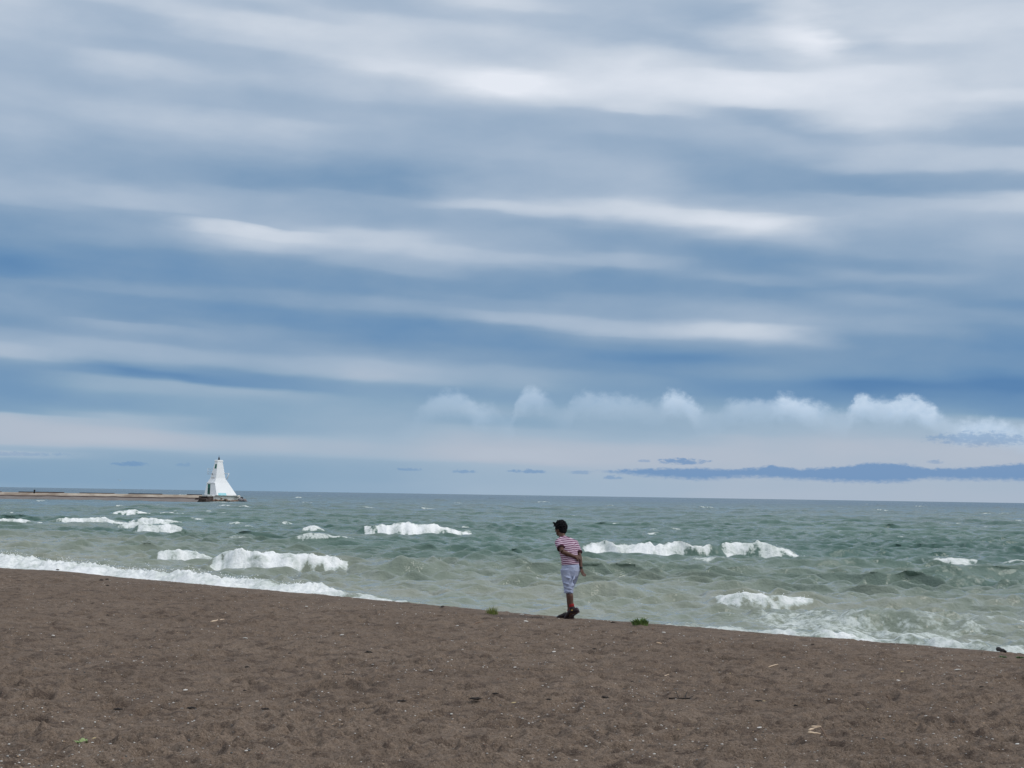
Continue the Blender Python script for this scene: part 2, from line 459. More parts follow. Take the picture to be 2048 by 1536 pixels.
def beach_detail(x, y):
    t = shore_t(x, y)
    z = .030 * pn(x * .35, y * .35, 1) + .022 * pn(x * 1.3, y * 1.3, 2)
    z += .022 * pn(x * 2.4, y * 3.2, 3) + .020 * pn(x * 4.6, y * 6.6, 4) + .016 * pn(x * 7, y * 12, 7) + .012 * pn(x * 12, y * 22, 5) + .006 * pn(x * 25, y * 42, 8)
    r = 1 - np.abs(pn(x * 2.2, y * 2.2, 6)) * 2
    z += .006 * r
    # tyre tracks running along the beach
    for y0, sl, wd in ((13.75, .012, .30), (12.45, -.015, .26), (15.6, .006, .22)):
        yy = y - y0 - sl * x - .10 * pn(x * .25, x * 0, 9)
        b = np.exp(-(yy / wd) ** 4) * np.clip(.75 + 1.2 * pn(x * .5, x * 0 + y0, 10), 0, 1)
        z = z * (1 - .55 * b) + b * (-.012 + .020 * np.cos(yy * 2 * np.pi / .17) + .006 * np.sin((x + .5 * np.abs(yy)) * 2 * np.pi / .09)) + .012 * np.exp(-((np.abs(yy) - wd * 1.25) / .05) ** 2)
    return z * 1.6 * np.clip(1.0 - sstep(t, .0, 3.0) * .7, .3, 1) * np.clip(1 - .45 * sstep(t, -2.5, 0), 0, 1)


def foot_field(X, Y, Z):
    """stamps footprints into the row/column arrays (rows share one y)."""
    ys = Y[:, 0]; tan = X[0] / Y[0, 0]
    for (fx, fy, a, la, lb, dp) in FOOT:
        r_ = 2.2 * la
        i0, i1 = np.searchsorted(ys, (fy - r_, fy + r_))
        j0, j1 = np.searchsorted(tan, ((fx - r_) / fy, (fx + r_) / fy))
        if i1 <= i0 or j1 <= j0: continue
        xx = X[i0:i1, j0:j1] - fx; yy = Y[i0:i1, j0:j1] - fy
        ca, sa = math.cos(a), math.sin(a)
        q = np.sqrt(((xx * ca + yy * sa) / la) ** 2 + ((-xx * sa + yy * ca) / lb) ** 2)
        Z[i0:i1, j0:j1] += dp * (-np.exp(-q ** 2.5) + .45 * np.exp(-((q - 1.35) / .35) ** 2))


def build_beach():
    k = .0018; y0, y1 = 7.5, 52.0
    n = int(math.log(y1 / y0) / k)
    ys = y0 * np.exp(np.linspace(0, math.log(y1 / y0), n))
    tn = np.linspace(-.72, .72, 1750)
    Y = np.repeat(ys[:, None], len(tn), 1); X = Y * tn[None]
    Z = beach_detail(X, Y).astype(np.float64)
    foot_field(X, Y, Z)
    tt = shore_t(X, Y)
    Zd = Z * np.clip(1 - .55 * sstep(tt, -2.0, .2), 0, 1)
    Z = beach_base(X, Y) + Zd
    return ys, tn, X, Y, Z, Zd


_ys, _tn, BX, BY, BZ, _bd = build_beach()


def bz(x, y):
    """height of the sand at a point."""
    i = int(np.clip(np.searchsorted(_ys, y) - 1, 0, len(_ys) - 2)); j = int(np.clip(np.searchsorted(_tn, x / y) - 1, 0, len(_tn) - 2))
    return float(BZ[i, j] + BZ[i + 1, j] + BZ[i, j + 1] + BZ[i + 1, j + 1]) / 4


def on_sand(px, py):
    z = CZ
    for _ in range(6):
        p = on_plane(px, py, z); z = .5 * z + .5 * float(beach_base(p.x, p.y))
    p.z = bz(p.x, p.y)
    return p


def sand_material():
    mt, nt = material('brown_sand')
    tc = nt.n('ShaderNodeTexCoord').outputs['Object']
    big = nt.noise(tc, .5, 4, .55)
    mid = nt.noise(nt.n('ShaderNodeVectorMath', {0: tc, 1: (.7, 1.25, 1.0)}, operation='MULTIPLY').outputs[0], 5.0, 6, .65)
    fine = nt.noise(tc, 58.0, 3, .75)
    grain = nt.noise(tc, 100.0, 2, .75)
    c = nt.mix(nt.ss(big, .3, .7), (.182, .134, .100), (.220, .165, .124))
    c = nt.mix(nt.m('MULTIPLY', nt.ss(mid, .45, .68), .9), c, (.088, .064, .051))
    c = nt.mix(nt.m('MULTIPLY', nt.ss(nt.noise(tc, 28.0, 3, .7), .5, .72), .55), c, (.075, .054, .042))
    c = nt.mix(nt.m('MULTIPLY', nt.ss(fine, .42, .72), .8), c, (.050, .036, .028))
    c = nt.mix(nt.m('MULTIPLY', nt.ss(grain, .60, .74), .85), c, (.42, .36, .30))
    c = nt.mix(nt.m('MULTIPLY', nt.ss(nt.noise(tc, 48.0, 2, .6), .66, .74), .6), c, (.30, .26, .22))
    h = nt.m('ADD', nt.m('MULTIPLY', nt.noise(tc, 22.0, 4, .65), .034), nt.m('MULTIPLY', fine, .008))
    b = nt.n('ShaderNodeBump', {'Strength': 1.0, 'Distance': 1.0, 'Height': h})
    finish(nt, c, .92, b.outputs[0], .15)
    return mt


M_SAND = sand_material()
beach = link('beach', grid_mesh('beach', BX, BY, BZ), M_SAND)
tag(beach, kind='structure')


def ground_sheet():
    """the coarse rest of the shore and the lake bed, one sheet under everything."""
    xs = np.concatenate([[-60000, -5000, -600], np.linspace(-90, 60, 76), [600, 5000, 60000]])
    ys = np.concatenate([[-3000, -300], np.linspace(-40, 80, 61), [200, 600, 2000, 9000, 90000]])
    X, Y = np.meshgrid(xs, ys)
    Z = beach_base(np.clip(X, -89, 59), Y) - .12
    inside = (np.abs(X) < .72 * Y + 3) & (Y > 5) & (Y < 56)
    Z = np.where(inside, Z - .06, Z)
    Z = np.maximum(Z, -6.0)
    o = link('lake_bed', grid_mesh('lake_bed', X, Y, Z), M_SAND)
    tag(o, kind='structure')


ground_sheet()


# ------------------------------------------------------------------ WATER
def build_water():
    rs = np.random.RandomState(21)
    seg = []
    y = 17.0
    ys = [y]
    while y < 6000:
        k = .0023 if y < 320 else (.003 if y < 700 else .006 if y < 2000 else .015)
        y *= 1 + k; ys.append(y)
    ys = np.array(ys)
    tn = np.linspace(-.53, .53, 1650)
    Y = np.repeat(ys[:, None], len(tn), 1).astype(np.float64); X = Y * tn[None]
    dy = np.gradient(ys)[:, None]
    t = shore_t(np.clip(X, -89, 59), Y)
    t = np.where(Y > 150, 80.0, t)
    dx_ = np.zeros_like(X); dy_ = np.zeros_like(X)
    Z = np.zeros_like(X)
    # wind sea: many short-crested waves running in towards the shore
    wx = X + 1.8 * pn(X * .09, Y * .07, 31); wy = Y + 1.6 * pn(X * .08, Y * .08, 32)
    near = sstep(t, 2, 22)
    group = .75 + .9 * pn(X * .045, Y * .06, 33) + .5 * pn(X * .15, Y * .2, 34)
    group = np.clip(group, .25, 1.5)
    waves = []
    for i in range(46):
        lam = .8 * (10.5 / .8) ** (i / 45.0) * rs.uniform(.9, 1.1)
        ang = rs.normal(0.10, .30 if lam > 1.2 else .5)
        amp = .0150 * lam ** .72 * (2.3 if lam < 1.5 else 1.6 if lam < 3.2 else .8 if lam < 4.5 else .5)
        waves.append((lam, ang, amp, rs.uniform(0, 6.28)))
    for lam, ang, amp, ph in waves:
        k = 2 * np.pi / lam
        kx, ky = k * math.sin(ang), -k * math.cos(ang)
        att = np.clip((lam / dy - 2.2) / 2.5, 0, 1)
        loc = near * .75 + .25 if lam > 2 else (.8 + .2 * near)
        if lam > 5: loc = near
        a = amp * att * group * loc
        p = kx * wx + ky * wy + ph
        s, c = np.sin(p), np.cos(p)
        Z += a * c
        q = .75 * a
        dx_ -= q * math.sin(ang) * s; dy_ += q * math.cos(ang) * s
    for i in range(16):
        lam = rs.uniform(.28, .85); ang = rs.normal(.1, .6); k = 2 * np.pi / lam; amp = .020 * lam
        att = np.clip((lam / dy - 2.4) / 2.5, 0, 1)
        Z += amp * att * group * np.cos(k * math.sin(ang) * wx - k * math.cos(ang) * wy + rs.uniform(0, 6.28))
    # small irregular chop
    att = np.clip((.6 / dy - 1.2) / 2, 0, 1)
    Z += att * 1.5 * ((.034 * pn(X * 1.5, Y * 2.2, 35) + .026 * pn(X * 2.6, Y * 4.5, 37)) + .020 * (1 - 2 * np.abs(pn(X * 2.4, Y * 3.6, 36))))
    Z = .42 * np.tanh(Z / .42)
    foam = np.zeros_like(X); rough = np.zeros_like(X)
    # single waves: photo left/right, crest row, toe row, foam strength, tilt
    W = [
        (100, 262, 1029, 1050, 1.0, .2), (222, 312, 1040, 1059, .9, .1), (248, 372, 1032, 1050, 1.0, -.1), (258, 372, 1047, 1069, 1.0, .1),
        (-40, 84, 1036, 1050, 1.0, 0), (214, 296, 1018, 1031, 1.0, .2), (300, 372, 1022, 1030, .9, 0),
        (600, 650, 1045, 1064, .9, 0), (575, 720, 1067, 1091, .72, .1), (450, 525, 1065, 1082, .5, 0), (720, 950, 1041, 1071, 1.15, .0),
        (300, 425, 1090, 1127, 1.0, .15), (408, 716, 1090, 1142, 1.1, .1), (700, 930, 1100, 1150, .0, .1),
        (1130, 1468, 1076, 1114, 1.1, .1), (1445, 1622, 1081, 1116, .95, .05), (1370, 1490, 1110, 1128, .6, .1), (1150, 1330, 1108, 1145, .0, .1),
        (1850, 1985, 1110, 1132, .85, .2), (1990, 2090, 1119, 1130, .6, 0), (1405, 1660, 1181, 1218, .92, .15),
        (1640, 2090, 1214, 1266, .48, .1), (1140, 1330, 1154, 1200, .34, 0), (1830, 2090, 1138, 1160, .0, .0), (1560, 1730, 1150, 1180, .15, 0),
        (0, 260, 1075, 1100, .12, 0), (1960, 2060, 1040, 1052, .35, 0), (1830, 1900, 1040, 1052, .0, 0),
        (1880, 1960, 1043, 1050, .55, 0), (1740, 1800, 1020, 1024, .6, 0), (430, 470, 1009, 1014, .7, 0), (80, 130, 1012, 1018, .4, 0),
        (0, 40, 1022, 1028, .7, 0), (590, 640, 1015, 1022, .4, 0), (300, 330, 1008, 1014, .5, 0), (960, 1080, 1040, 1060, .1, 0), (835, 880, 1016, 1020, .8, 0),
        (700, 760, 1014, 1018, .7, 0), (1500, 1620, 1035, 1050, 0, 0), (1090, 1210, 1025, 1038, 0, 0), (860, 905, 1090, 1098, .4, 0), (1380, 1480, 1060, 1074, 0, 0)]
    for i in range(150):      # far whitecaps scattered on the open lake
        px = rs.uniform(-150, 2200); b = hor(px) + 9 + 70 * rs.rand() ** 1.5
        w_ = rs.uniform(10, 40); h_ = rs.uniform(2.5, 5.5) * (.6 + (b - hor(px)) / 60)
        W.append((px - w_ / 2, px + w_ / 2, b - h_, b, rs.choice([0, 0, .35, .6, .75]), rs.normal(0, .15)))
    for n, (xl, xr, yt, yb, fs, tilt) in enumerate(W):
        xm = (xl + xr) / 2
        yd = yb - hor(xm)
        d = EYE * F / yd
        toe = at_y(xm, yb, d)
        hgt = EYE - (yt - hor(xm)) / F * (d + .8)
        hgt = min(max(hgt * .74, .07), .6)
        half = (xr - xl) / 2 / F * d
        wf = max(.42 * hgt + .16, .0035 * d); wb = 1.3 + 1.6 * hgt
        i0, i1 = np.searchsorted(ys, (d - 4 - wf * 3, d + wb * 3 + 4))
        j0, j1 = np.searchsorted(tn, (toe.x / d - half * 1.9 / d, toe.x / d + half * 1.9 / d))
        if i1 - i0 < 2 or j1 - j0 < 2: continue
        x = X[i0:i1, j0:j1]; y_ = Y[i0:i1, j0:j1]
        u = (x - toe.x) / half
        me = .55 * hgt * pn(x * .55, x * 0 + n, 40) + .35 * pn(x * 1.7, x * 0 + n, 41) * hgt
        yc = d + wf * 1.7 + tilt * (x - toe.x) * .5 + me * 1.6 + .35 * half * 0
        s = y_ - yc
        env = np.clip(1 - np.abs(u) ** 4 * .6, 0, 1) * sstep(1.75 - np.abs(u), 0, .8)
        env *= (1 + .22 * pn(x * 1.1, x * 0 + n * 3, 42) + .16 * pn(x * 3.6, x * 0 + n * 3, 45) + .05 * pn(x * 9, x * 0 + n * 3, 46)) * (1 - .6 * sstep(u, -.1, 1.1))
        fr = np.where(s < 0, np.exp(-(np.abs(s) / wf) ** 2.2), 1 / (1 + (s / wb) ** 2) * np.exp(-(s / (2.4 * wb)) ** 2))
        add = hgt * env * fr
        add -= .16 * hgt * env * np.exp(-((s + wf * 2.6) / (wf * 1.2)) ** 2)
        blend = np.clip(env * fr, 0, 1)
        Z[i0:i1, j0:j1] = Z[i0:i1, j0:j1] * (1 - (.45 if fs > .3 else .15) * blend) + add * (1 if fs > .3 else .8)
        if fs > 0:
            rag = 1.0 * pn(x * 1.6, y_ * .3 + n * 5, 43) + .9 * pn(x * 4.0 + y_ * .8, y_ * .4 + n, 44) + .5 * pn(x * 10 + y_, y_ * .8 + n, 47)
            lowr = -wf * (1.75 + 1.1 * rag) * (1 - .75 * sstep(u, .1, 1.0))
            fm = sstep(s, lowr - wf * .7, lowr + wf * .9) * (1 - sstep(s, .05 + .22 * hgt, .35 + .75 * hgt))
            fe = sstep(1.05 - np.abs(u) + .25 * rag, 0, .4)
            val = fs * fm * fe * np.clip(.95 + .55 * pn(x * 1.4 + .3 * y_, y_ * .9 + n, 49) + .45 * pn(x * 3.7 + y_, y_ * 2.4 + n, 57), .5, 1.1)
            trail = .40 * fs * np.exp(-((s - .9) / 1.9) ** 2) * sstep(1.25 - np.abs(u) + .3 * rag, 0, .7)
            val = np.maximum(val, trail * (.75 + 1.2 * pn(x * .8, y_ * .5 + n, 48)))
            sub = foam[i0:i1, j0:j1]; np.maximum(sub, val, out=sub)
            sub = rough[i0:i1, j0:j1]; np.maximum(sub, np.clip(val * 1.3 - .3, 0, 1) * hgt, out=sub)
    # shore break and swash
    spx = shore_px(np.clip(X, -100, 60))
    ip = lambda pts: np.interp(spx, [p[0] for p in pts], [p[1] for p in pts])
    H = ip([(-600, .3), (0, .34), (60, .28), (85, .36), (130, .24), (250, .26), (400, .22), (550, .2), (650, .14), (775, .05), (900, .02), (1120, .0), (1340, .02), (1400, .08), (1480, .12), (1600, .08), (1700, .14), (1830, .18), (1880, .08), (2000, .15), (2300, .2)])
    TC = ip([(-600, 3.2), (700, 2.9), (900, 2.6), (1350, 2.3), (1500, 2.3), (1850, 2.4), (2100, 2.6)])
    WD = ip([(0, 1.0), (700, .9), (1350, .7), (2048, .7)])
    FS = ip([(-600, 1.0), (0, 1.02), (640, .95), (760, .8), (800, .5), (900, .22), (1080, .2), (1130, .6), (1160, .9), (1230, .85), (1262, .45), (1340, .45), (1375, .75), (1440, .9), (1520, .62), (1600, .65), (1650, .85), (1700, .72), (1780, 1.05), (1835, 1.05), (1855, .4), (1930, .55), (2048, .65), (2300, .7)])
    meand = .55 * pn(X * .7, Y * .7, 50) + .25 * pn(X * 2.1, Y * 2.1, 51)
    s = t - TC - meand
    amp = H * .85 * (1 + .55 * pn(X * 1.0, Y * 1.0, 52) + .28 * pn(X * 3.6, Y * 3.6, 53) + .25 * pn(X * 9, Y * 5, 55))
    fr = np.where(s < 0, np.exp(-(s / (WD * .8)) ** 2), np.exp(-(s / (WD * 1.1)) ** 2))
    shelf = sstep(-t, -7, -1.0)
    shelf *= 1 - sstep(Y, 70, 110)
    Z = Z * (1 - .6 * shelf) + .11 * shelf + amp * fr * (1 - sstep(Y, 60, 75))
    edge = np.exp(-((t - 1.2) / 1.1) ** 2)
    wash = np.where(s < 0, 1.0, 1 - sstep(s, .1, .75 + .5 * H))
    dens = FS * np.clip(wash, 0, 1) * sstep(t, -.5, .6) * (1 + ip([(0, .35), (700, .4), (1000, .8), (2300, .9)]) * pn(X * .9, Y * .9, 56))
    narrow = ip([(0, 9), (700, 9), (800, 1.6), (1100, 1.3), (1240, 1.5), (1370, 2.4), (1850, 3.2), (2100, 3)])
    dens *= 1 - sstep(t, narrow, narrow + 1.2)
    dens *= 1 - sstep(Y, 60, 75)
    foam = np.maximum(foam, dens)
    rough = np.maximum(rough, np.clip(dens, 0, 1) * (.15 + H))
    # loose lace left behind on the shallow water at the right
    lace = .47 * np.exp(-((spx - 1900) / 340) ** 2) * sstep(14 - t, 0, 6) + .20 * sstep(16 - t, 0, 9)
    lace *= .8 + 1.1 * pn(X * .5, Y * .5, 54)
    foam = np.maximum(foam, np.clip(lace, 0, .62))
    # froth relief
    att = np.clip((.22 / dy - .6), 0, 1)
    a1 = np.clip(.45 / dy - .8, 0, 1); a2 = np.clip(.2 / dy - .8, 0, 1); a3 = np.clip(.09 / dy - .8, 0, 1)
    bil = .17 * np.abs(pn(X * 2.0, Y * 2.0, 60)) + .10 * np.abs(pn(X * 4.3, Y * 4.3, 61)) * a1 + .045 * np.abs(pn(X * 9, Y * 9, 62)) * a2 + .02 * np.abs(pn(X * 19, Y * 19, 66)) * a3
    Z += np.clip(foam, 0, 1) * np.clip(rough * 2.6, 0, 1) * (bil - .05) * .85
    turb = np.exp(-((spx - 1900) / 300) ** 2) * sstep(11 - t, 0, 4)
    Z += turb * (.20 * pn(X * 1.2, Y * 1.6, 63) + .11 * pn(X * 2.7, Y * 3.1, 64) + .04 * pn(X * 6, Y * 6, 65))
    lee = sstep(Y, 150, 255) * (1 - sstep(X, -58, -45)) * (1 - sstep(Y, 330, 345))
    farw = sstep(Y, 130, 320)
    Z += farw * (.34 * (1 - 2.2 * np.abs(pn(X * .16, Y * .045, 72))) + .24 * pn(X * .4, Y * .10, 73) + .10 * pn(X * .9, Y * .3, 74) - .06)
    Z *= 1 - .62 * lee
    # open-lake flatness at the very far end
    Z *= 1 - sstep(Y, 2500, 5500) * .8
    silt = np.clip(1.12 - t / 34.0 + .5 * pn(X * .05, Y * .07, 70) + .25 * pn(X * .2, Y * .3, 71), 0, 1)
    X2, Y2 = X + np.where(t > 6, dx_, 0), Y + np.where(t > 6, dy_, 0)
    # carry the sheet on to the horizon
    far = np.array([9000, 14000, 25000, 50000, 100000.0])[:, None]
    X2 = np.concatenate([X2, far * tn[None]]); Y2 = np.concatenate([Y2, np.repeat(far, len(tn), 1)])
    pad = lambda a, v=0.0: np.concatenate([a, np.full((len(far), len(tn)), v)])
    Z, foam, silt = pad(Z), pad(foam), pad(silt)
    me = grid_mesh('water', X2, Y2, Z)
    for nm, arr in (('foam', foam), ('silt', silt)):
        at = me.attributes.new(nm, 'FLOAT', 'POINT'); at.data.foreach_set('value', arr.ravel().astype(np.float32))
    return me, ys, tn, X, Y, Z, foam, H, s, t, spx


def water_material():
    mt, nt = material('lake_water')
    tc = nt.n('ShaderNodeTexCoord').outputs['Object']
    fo = nt.n('ShaderNodeAttribute', attribute_name='foam').outputs['Fac']
    si = nt.n('ShaderNodeAttribute', attribute_name='silt').outputs['Fac']
    sep = nt.n('ShaderNodeSeparateXYZ', {0: tc})
    st = nt.xyz(nt.m('MULTIPLY', sep.outputs[0], .75), sep.outputs[1], sep.outputs[2])
    n1 = nt.noise(tc, 2.2, 6, .68)
    n2 = nt.noise(tc, 9.0, 4, .65)
    lace = nt.m('SUBTRACT', 1.0, nt.m('MULTIPLY', nt.m('ABSOLUTE', nt.m('SUBTRACT', nt.noise(st, 1.6, 5, .6, dist=.6), .5)), 4.0))
    nz = nt.m('ADD', nt.m('MULTIPLY', n1, .55), nt.m('MULTIPLY', n2, .45))
    v = nt.m('ADD', fo, nt.m('MULTIPLY', nt.m('SUBTRACT', nz, .5), nt.ss(fo, .25, .7, .8, 1.75)))
    v = nt.m('ADD', v, nt.m('MULTIPLY', nt.m('SUBTRACT', lace, .6), nt.ss(fo, .1, .3, 0.0, .34)))
    ff = nt.ss(v, .50, .78)
    ff = nt.m('MULTIPLY', ff, nt.ss(fo, .20, .36))
    big = nt.noise(nt.xyz(nt.m('MULTIPLY', sep.outputs[0], .05), nt.m('MULTIPLY', sep.outputs[1], .02)), 1.0, 3, .5)
    deep = nt.mix(nt.ss(big, .3, .7), (.064, .124, .104), (.090, .156, .128))
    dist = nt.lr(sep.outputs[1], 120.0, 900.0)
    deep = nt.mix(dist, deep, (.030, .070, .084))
    shal = nt.mix(nt.ss(nt.noise(tc, .25, 4, .6), .3, .7), (.200, .232, .184), (.240, .252, .198))
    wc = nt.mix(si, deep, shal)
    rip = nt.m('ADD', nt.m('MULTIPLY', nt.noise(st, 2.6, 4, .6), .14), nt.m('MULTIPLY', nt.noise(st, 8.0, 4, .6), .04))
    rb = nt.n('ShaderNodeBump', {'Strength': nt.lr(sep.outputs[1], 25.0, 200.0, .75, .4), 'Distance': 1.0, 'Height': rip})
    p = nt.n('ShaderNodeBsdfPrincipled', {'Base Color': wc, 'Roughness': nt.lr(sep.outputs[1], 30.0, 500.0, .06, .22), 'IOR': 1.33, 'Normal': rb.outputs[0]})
    fb = nt.n('ShaderNodeBump', {'Strength': .8, 'Distance': 1.0, 'Height': nt.m('ADD', nt.m('MULTIPLY', nt.noise(tc, 7.0, 6, .7), .10), nt.m('MULTIPLY', nz, .04))})
    fcol = nt.mix(nt.ss(v, .6, 1.3), (.55, .60, .56), (.92, .93, .92))
    q = nt.n('ShaderNodeBsdfPrincipled', {'Base Color': fcol, 'Roughness': .85, 'Specular IOR Level': .1, 'Normal': fb.outputs[0]})
    mx = nt.n('ShaderNodeMixShader', {0: ff}); nt.t.links.new(p.outputs[0], mx.inputs[1]); nt.t.links.new(q.outputs[0], mx.inputs[2])
    o = nt.n('ShaderNodeOutputMaterial'); nt.t.links.new(mx.outputs[0], o.inputs[0])
    return mt


wme, W_ys, W_tn, WX, WY, WZ, WF, WH, WS, WT, WPX = build_water()
water = link('water', wme, water_material(), smooth=False)
tag(water, kind='structure')


# spray thrown up by the shore break and the bigger breakers
def build_spray():
    rs = np.random.RandomState(3)
    bm = bmesh.new()
    n = len(W_ys)
    cand = np.argwhere((WF[:n] > .85) & (np.abs(WS) < .5) & (WH > .2) & (WPX > -100) & (WPX < 820))
    pick = cand[rs.randint(0, len(cand), 2600)]
    for i, j in pick:
        x, y, z = WX[i, j], WY[i, j], WZ[i, j]
        hgt = rs.exponential(.05)
        r = rs.uniform(.004, .012) * (1 if hgt < .15 else .7)
        ball(bm, (x + rs.normal(0, .05), y + rs.normal(0, .1), z + hgt), (r, r, r * rs.uniform(.8, 1.4)), 1)
    cand = np.argwhere((WF[:n] > .8) & (WY > 33) & (WY < 110) & (WT > 7))
    pick = cand[rs.randint(0, len(cand), 350)]
    for i, j in pick:
        x, y, z = WX[i, j], WY[i, j], WZ[i, j]
        r = rs.uniform(.006, .015)
        ball(bm, (x, y, z + rs.exponential(.02)), r, 1)
    mt, nt = material('spray'); finish(nt, (.84, .86, .86), .7)
    o = bobj('sea_spray', bm, mt); tag(o, 'white droplets of spray thrown up along the breaking waves', 'spray', kind='stuff')


build_spray()
#@@OBJECTS@@

# ------------------------------------------------------------------ PERSON
def build_person():
    base = on_sand(1139, 1237.5)
    root = empty('person', base)
    tag(root, 'person in striped red and white t-shirt leaning forward at the water\'s edge, hands behind back', 'person')
    V = Vector
    fdir = V((-.5, .87, 0)); rdir = V((.87, .5, 0)); bk = -fdir
    skin = mat_noise('skin', (.078, .038, .026), (.108, .054, .037), 30, .55, .05)
    M = {}
    # ---- shirt with stripes
    mt, nt = material('striped_jersey')
    tc = nt.n('ShaderNodeTexCoord').outputs['Object']
    sp = nt.n('ShaderNodeSeparateXYZ', {0: tc})
    wob = nt.m('MULTIPLY', nt.m('SUBTRACT', nt.noise(tc, 9.0, 2, .5), .5), .03)
    ph = nt.m('ADD', nt.m('ADD', sp.outputs[2], nt.m('MULTIPLY', sp.outputs[0], .10)), wob)
    w = nt.m('SINE', nt.m('MULTIPLY', ph, 2 * math.pi / .0295))
    c = nt.mix(nt.ss(w, -.35, .25), (.57, .45, .53), (.125, .034, .084))
    fold = nt.n('ShaderNodeBump', {'Strength': .6, 'Distance': .02, 'Height': nt.noise(tc, 14.0, 3, .5)})
    finish(nt, c, .85, fold.outputs[0], .15); M['shirt'] = mt
    M['cuff'] = mat_noise('dark_cuff', (.03, .008, .015), (.05, .012, .02), 30)
    M['shorts'] = mat_noise('pale_blue_denim', (.29, .33, .46), (.38, .42, .54), 14, .85, .6, 12, 4, .15, .03)
    M['sock'] = mat_noise('red_wool', (.24, .014, .014), (.17, .01, .012), 60, .9)
    M['shoe'] = mat_noise('dark_shoe', (.010, .008, .009), (.028, .010, .012), 25, .6)
    M['sole'] = mat_noise('shoe_sole', (.02, .018, .02), (.05, .02, .02), 25, .7)
    M['hair'] = mat_noise('black_hair', (.004, .004, .005), (.009, .008, .010), 60, .75, .8, 80, 5, .12)
    M['band'] = mat_noise('black_band', (.01, .01, .012), (.02, .02, .022), 40, .5)
    M['gold'] = mat_noise('yellow_trim', (.45, .30, .08), (.6, .42, .14), 40, .5)
    # joints (metres, photo-facing frame)
    pel = V((.006, .02, .80)); waist = V((.0, .03, .93)); chest = V((-.045, .09, 1.14)); nb = V((-.115, .165, 1.285))
    sh = {'l': V((-.188, .075, 1.225)), 'r': V((.070, .225, 1.215))}
    el = {'l': V((-.130, -.125, 1.085)), 'r': V((.150, .115, 1.025))}
    wr = {'l': V((.072, -.075, 1.005)), 'r': V((.176, .03, .815))}
    hip = {'l': V((-.065, -.025, .79)), 'r': V((.075, .07, .79))}
    kn = {'l': V((-.022, -.02, .47)), 'r': V((-.012, .15, .46))}
    an = {'l': V((.038, -.06, .195)), 'r': V((.012, .15, .095))}
    head = V((-.155, .235, 1.425)); hdir = V((-.72, .62, -.22)).normalized()
    # ---- body: one remeshed surface
    bm = bmesh.new()
    tube(bm, [pel + V((0, 0, -.06)), pel, waist, chest, chest.lerp(nb, .7), nb], [(.11, .08), (.130, .092), (.120, .085), (.15, .095), (.13, .075), (.06, .055)], bk, 20)
    tube(bm, [nb - V((-.01, .02, .03)), nb.lerp(head, .5), head], [.062, .052, .05], bk)
    tube(bm, [sh['l'], nb + V((-.02, -.01, -.02)), sh['r']], [.05, .06, .05], V((0, 0, 1)))
    hr = hdir.cross(V((0, 0, 1))).normalized()
    hu = hr.cross(hdir).normalized()
    rot = Matrix((hr, hdir, hu)).transposed()
    def H(a, b, c_): return head + hr * a + hdir * b + hu * c_
    ball(bm, H(0, -.005, .02), (.072, .092, .098), 3, rot)
    tube(bm, [H(0, .02, 0), H(0, .045, -.05), H(0, .055, -.092)], [(.062, .05), (.052, .042), (.026, .022)], hdir)
    tube(bm, [H(0, .085, .025), H(0, .104, -.012), H(0, .09, -.022)], [.008, .014, .008], hu)      # nose
    tube(bm, [H(-.024, .084, -.052), H(0, .094, -.05), H(.024, .084, -.052)], [.006, .009, .006], hu)  # lips
    for s_ in (-1, 1):
        ball(bm, H(.074 * s_, -.01, .0), (.010, .020, .030), 2, rot)                              # ears
        tube(bm, [H(.012 * s_, .086, .034), H(.045 * s_, .072, .036)], [.009, .006], hu)           # brows
    for k in 'lr':
        tube(bm, [sh[k], sh[k].lerp(el[k], .45), el[k]], [.050, .042, .034], bk)
        fa = el[k].lerp(wr[k], .35)
        tube(bm, [el[k], fa, wr[k]], [.034, .036, .024], bk)
        tube(bm, [hip[k] + V((0, 0, .02)), hip[k].lerp(kn[k], .5), kn[k]], [.082, .068, .05], bk)
        calf = kn[k].lerp(an[k], .32) + bk * .012
        tube(bm, [kn[k], calf, kn[k].lerp(an[k], .7), an[k]], [.048, .051, .038, .032], bk)
    # feet inside the shoes
    toe = {'l': V((-.055, .005, .03)), 'r': V((-.15, .235, .03))}
    heel = {'l': V((.118, -.10, .150)), 'r': V((.055, .125, .04))}
    for k in 'lr':
        tube(bm, [heel[k], an[k].lerp(toe[k], .4) + V((0, 0, -.02)), toe[k]], [.028, .034, .024], V((0, 0, 1)))
    # hands: palm, four bent fingers, thumb at the side
    def hand(w, d, pn_, side, curl, sc=1.0):
        d = d.normalized(); pn_ = (pn_ - d * pn_.dot(d)).normalized(); sd = d.cross(pn_) * side
        tube(bm, [w, w + d * .03 * sc, w + d * .078 * sc], [(.024, .018), (.036 * sc, .016), (.040 * sc, .013)], pn_, 12)
        for i, (o_, ln) in enumerate(((-.030, .062), (-.010, .074), (.010, .070), (.029, .054))):
            p = w + d * .074 * sc + sd * o_ * sc
            pts = [p]; dd = d.copy()
            for j, fr in enumerate((.44, .32, .24)):
                ang = curl * (.75 + .25 * j + .08 * i)
                dd = (dd * math.cos(ang) + pn_ * math.sin(ang)).normalized()
                pts.append(pts[-1] + dd * ln * fr * 1.05)
            tube(bm, pts, [.0092, .0088, .008, .0062], pn_, 8)
        t0 = w + d * .028 * sc - sd * .030
        td = (d * .75 - sd * .6 + pn_ * .35).normalized()
        tube(bm, [t0, t0 + td * .035, t0 + td * .035 + (td + pn_ * .6 + d * .3).normalized() * .03], [.0125, .010, .0075], pn_, 8)
    hand(wr['l'], V((.085, .06, -.012)), V((.35, .75, -.3)), 1, .42)
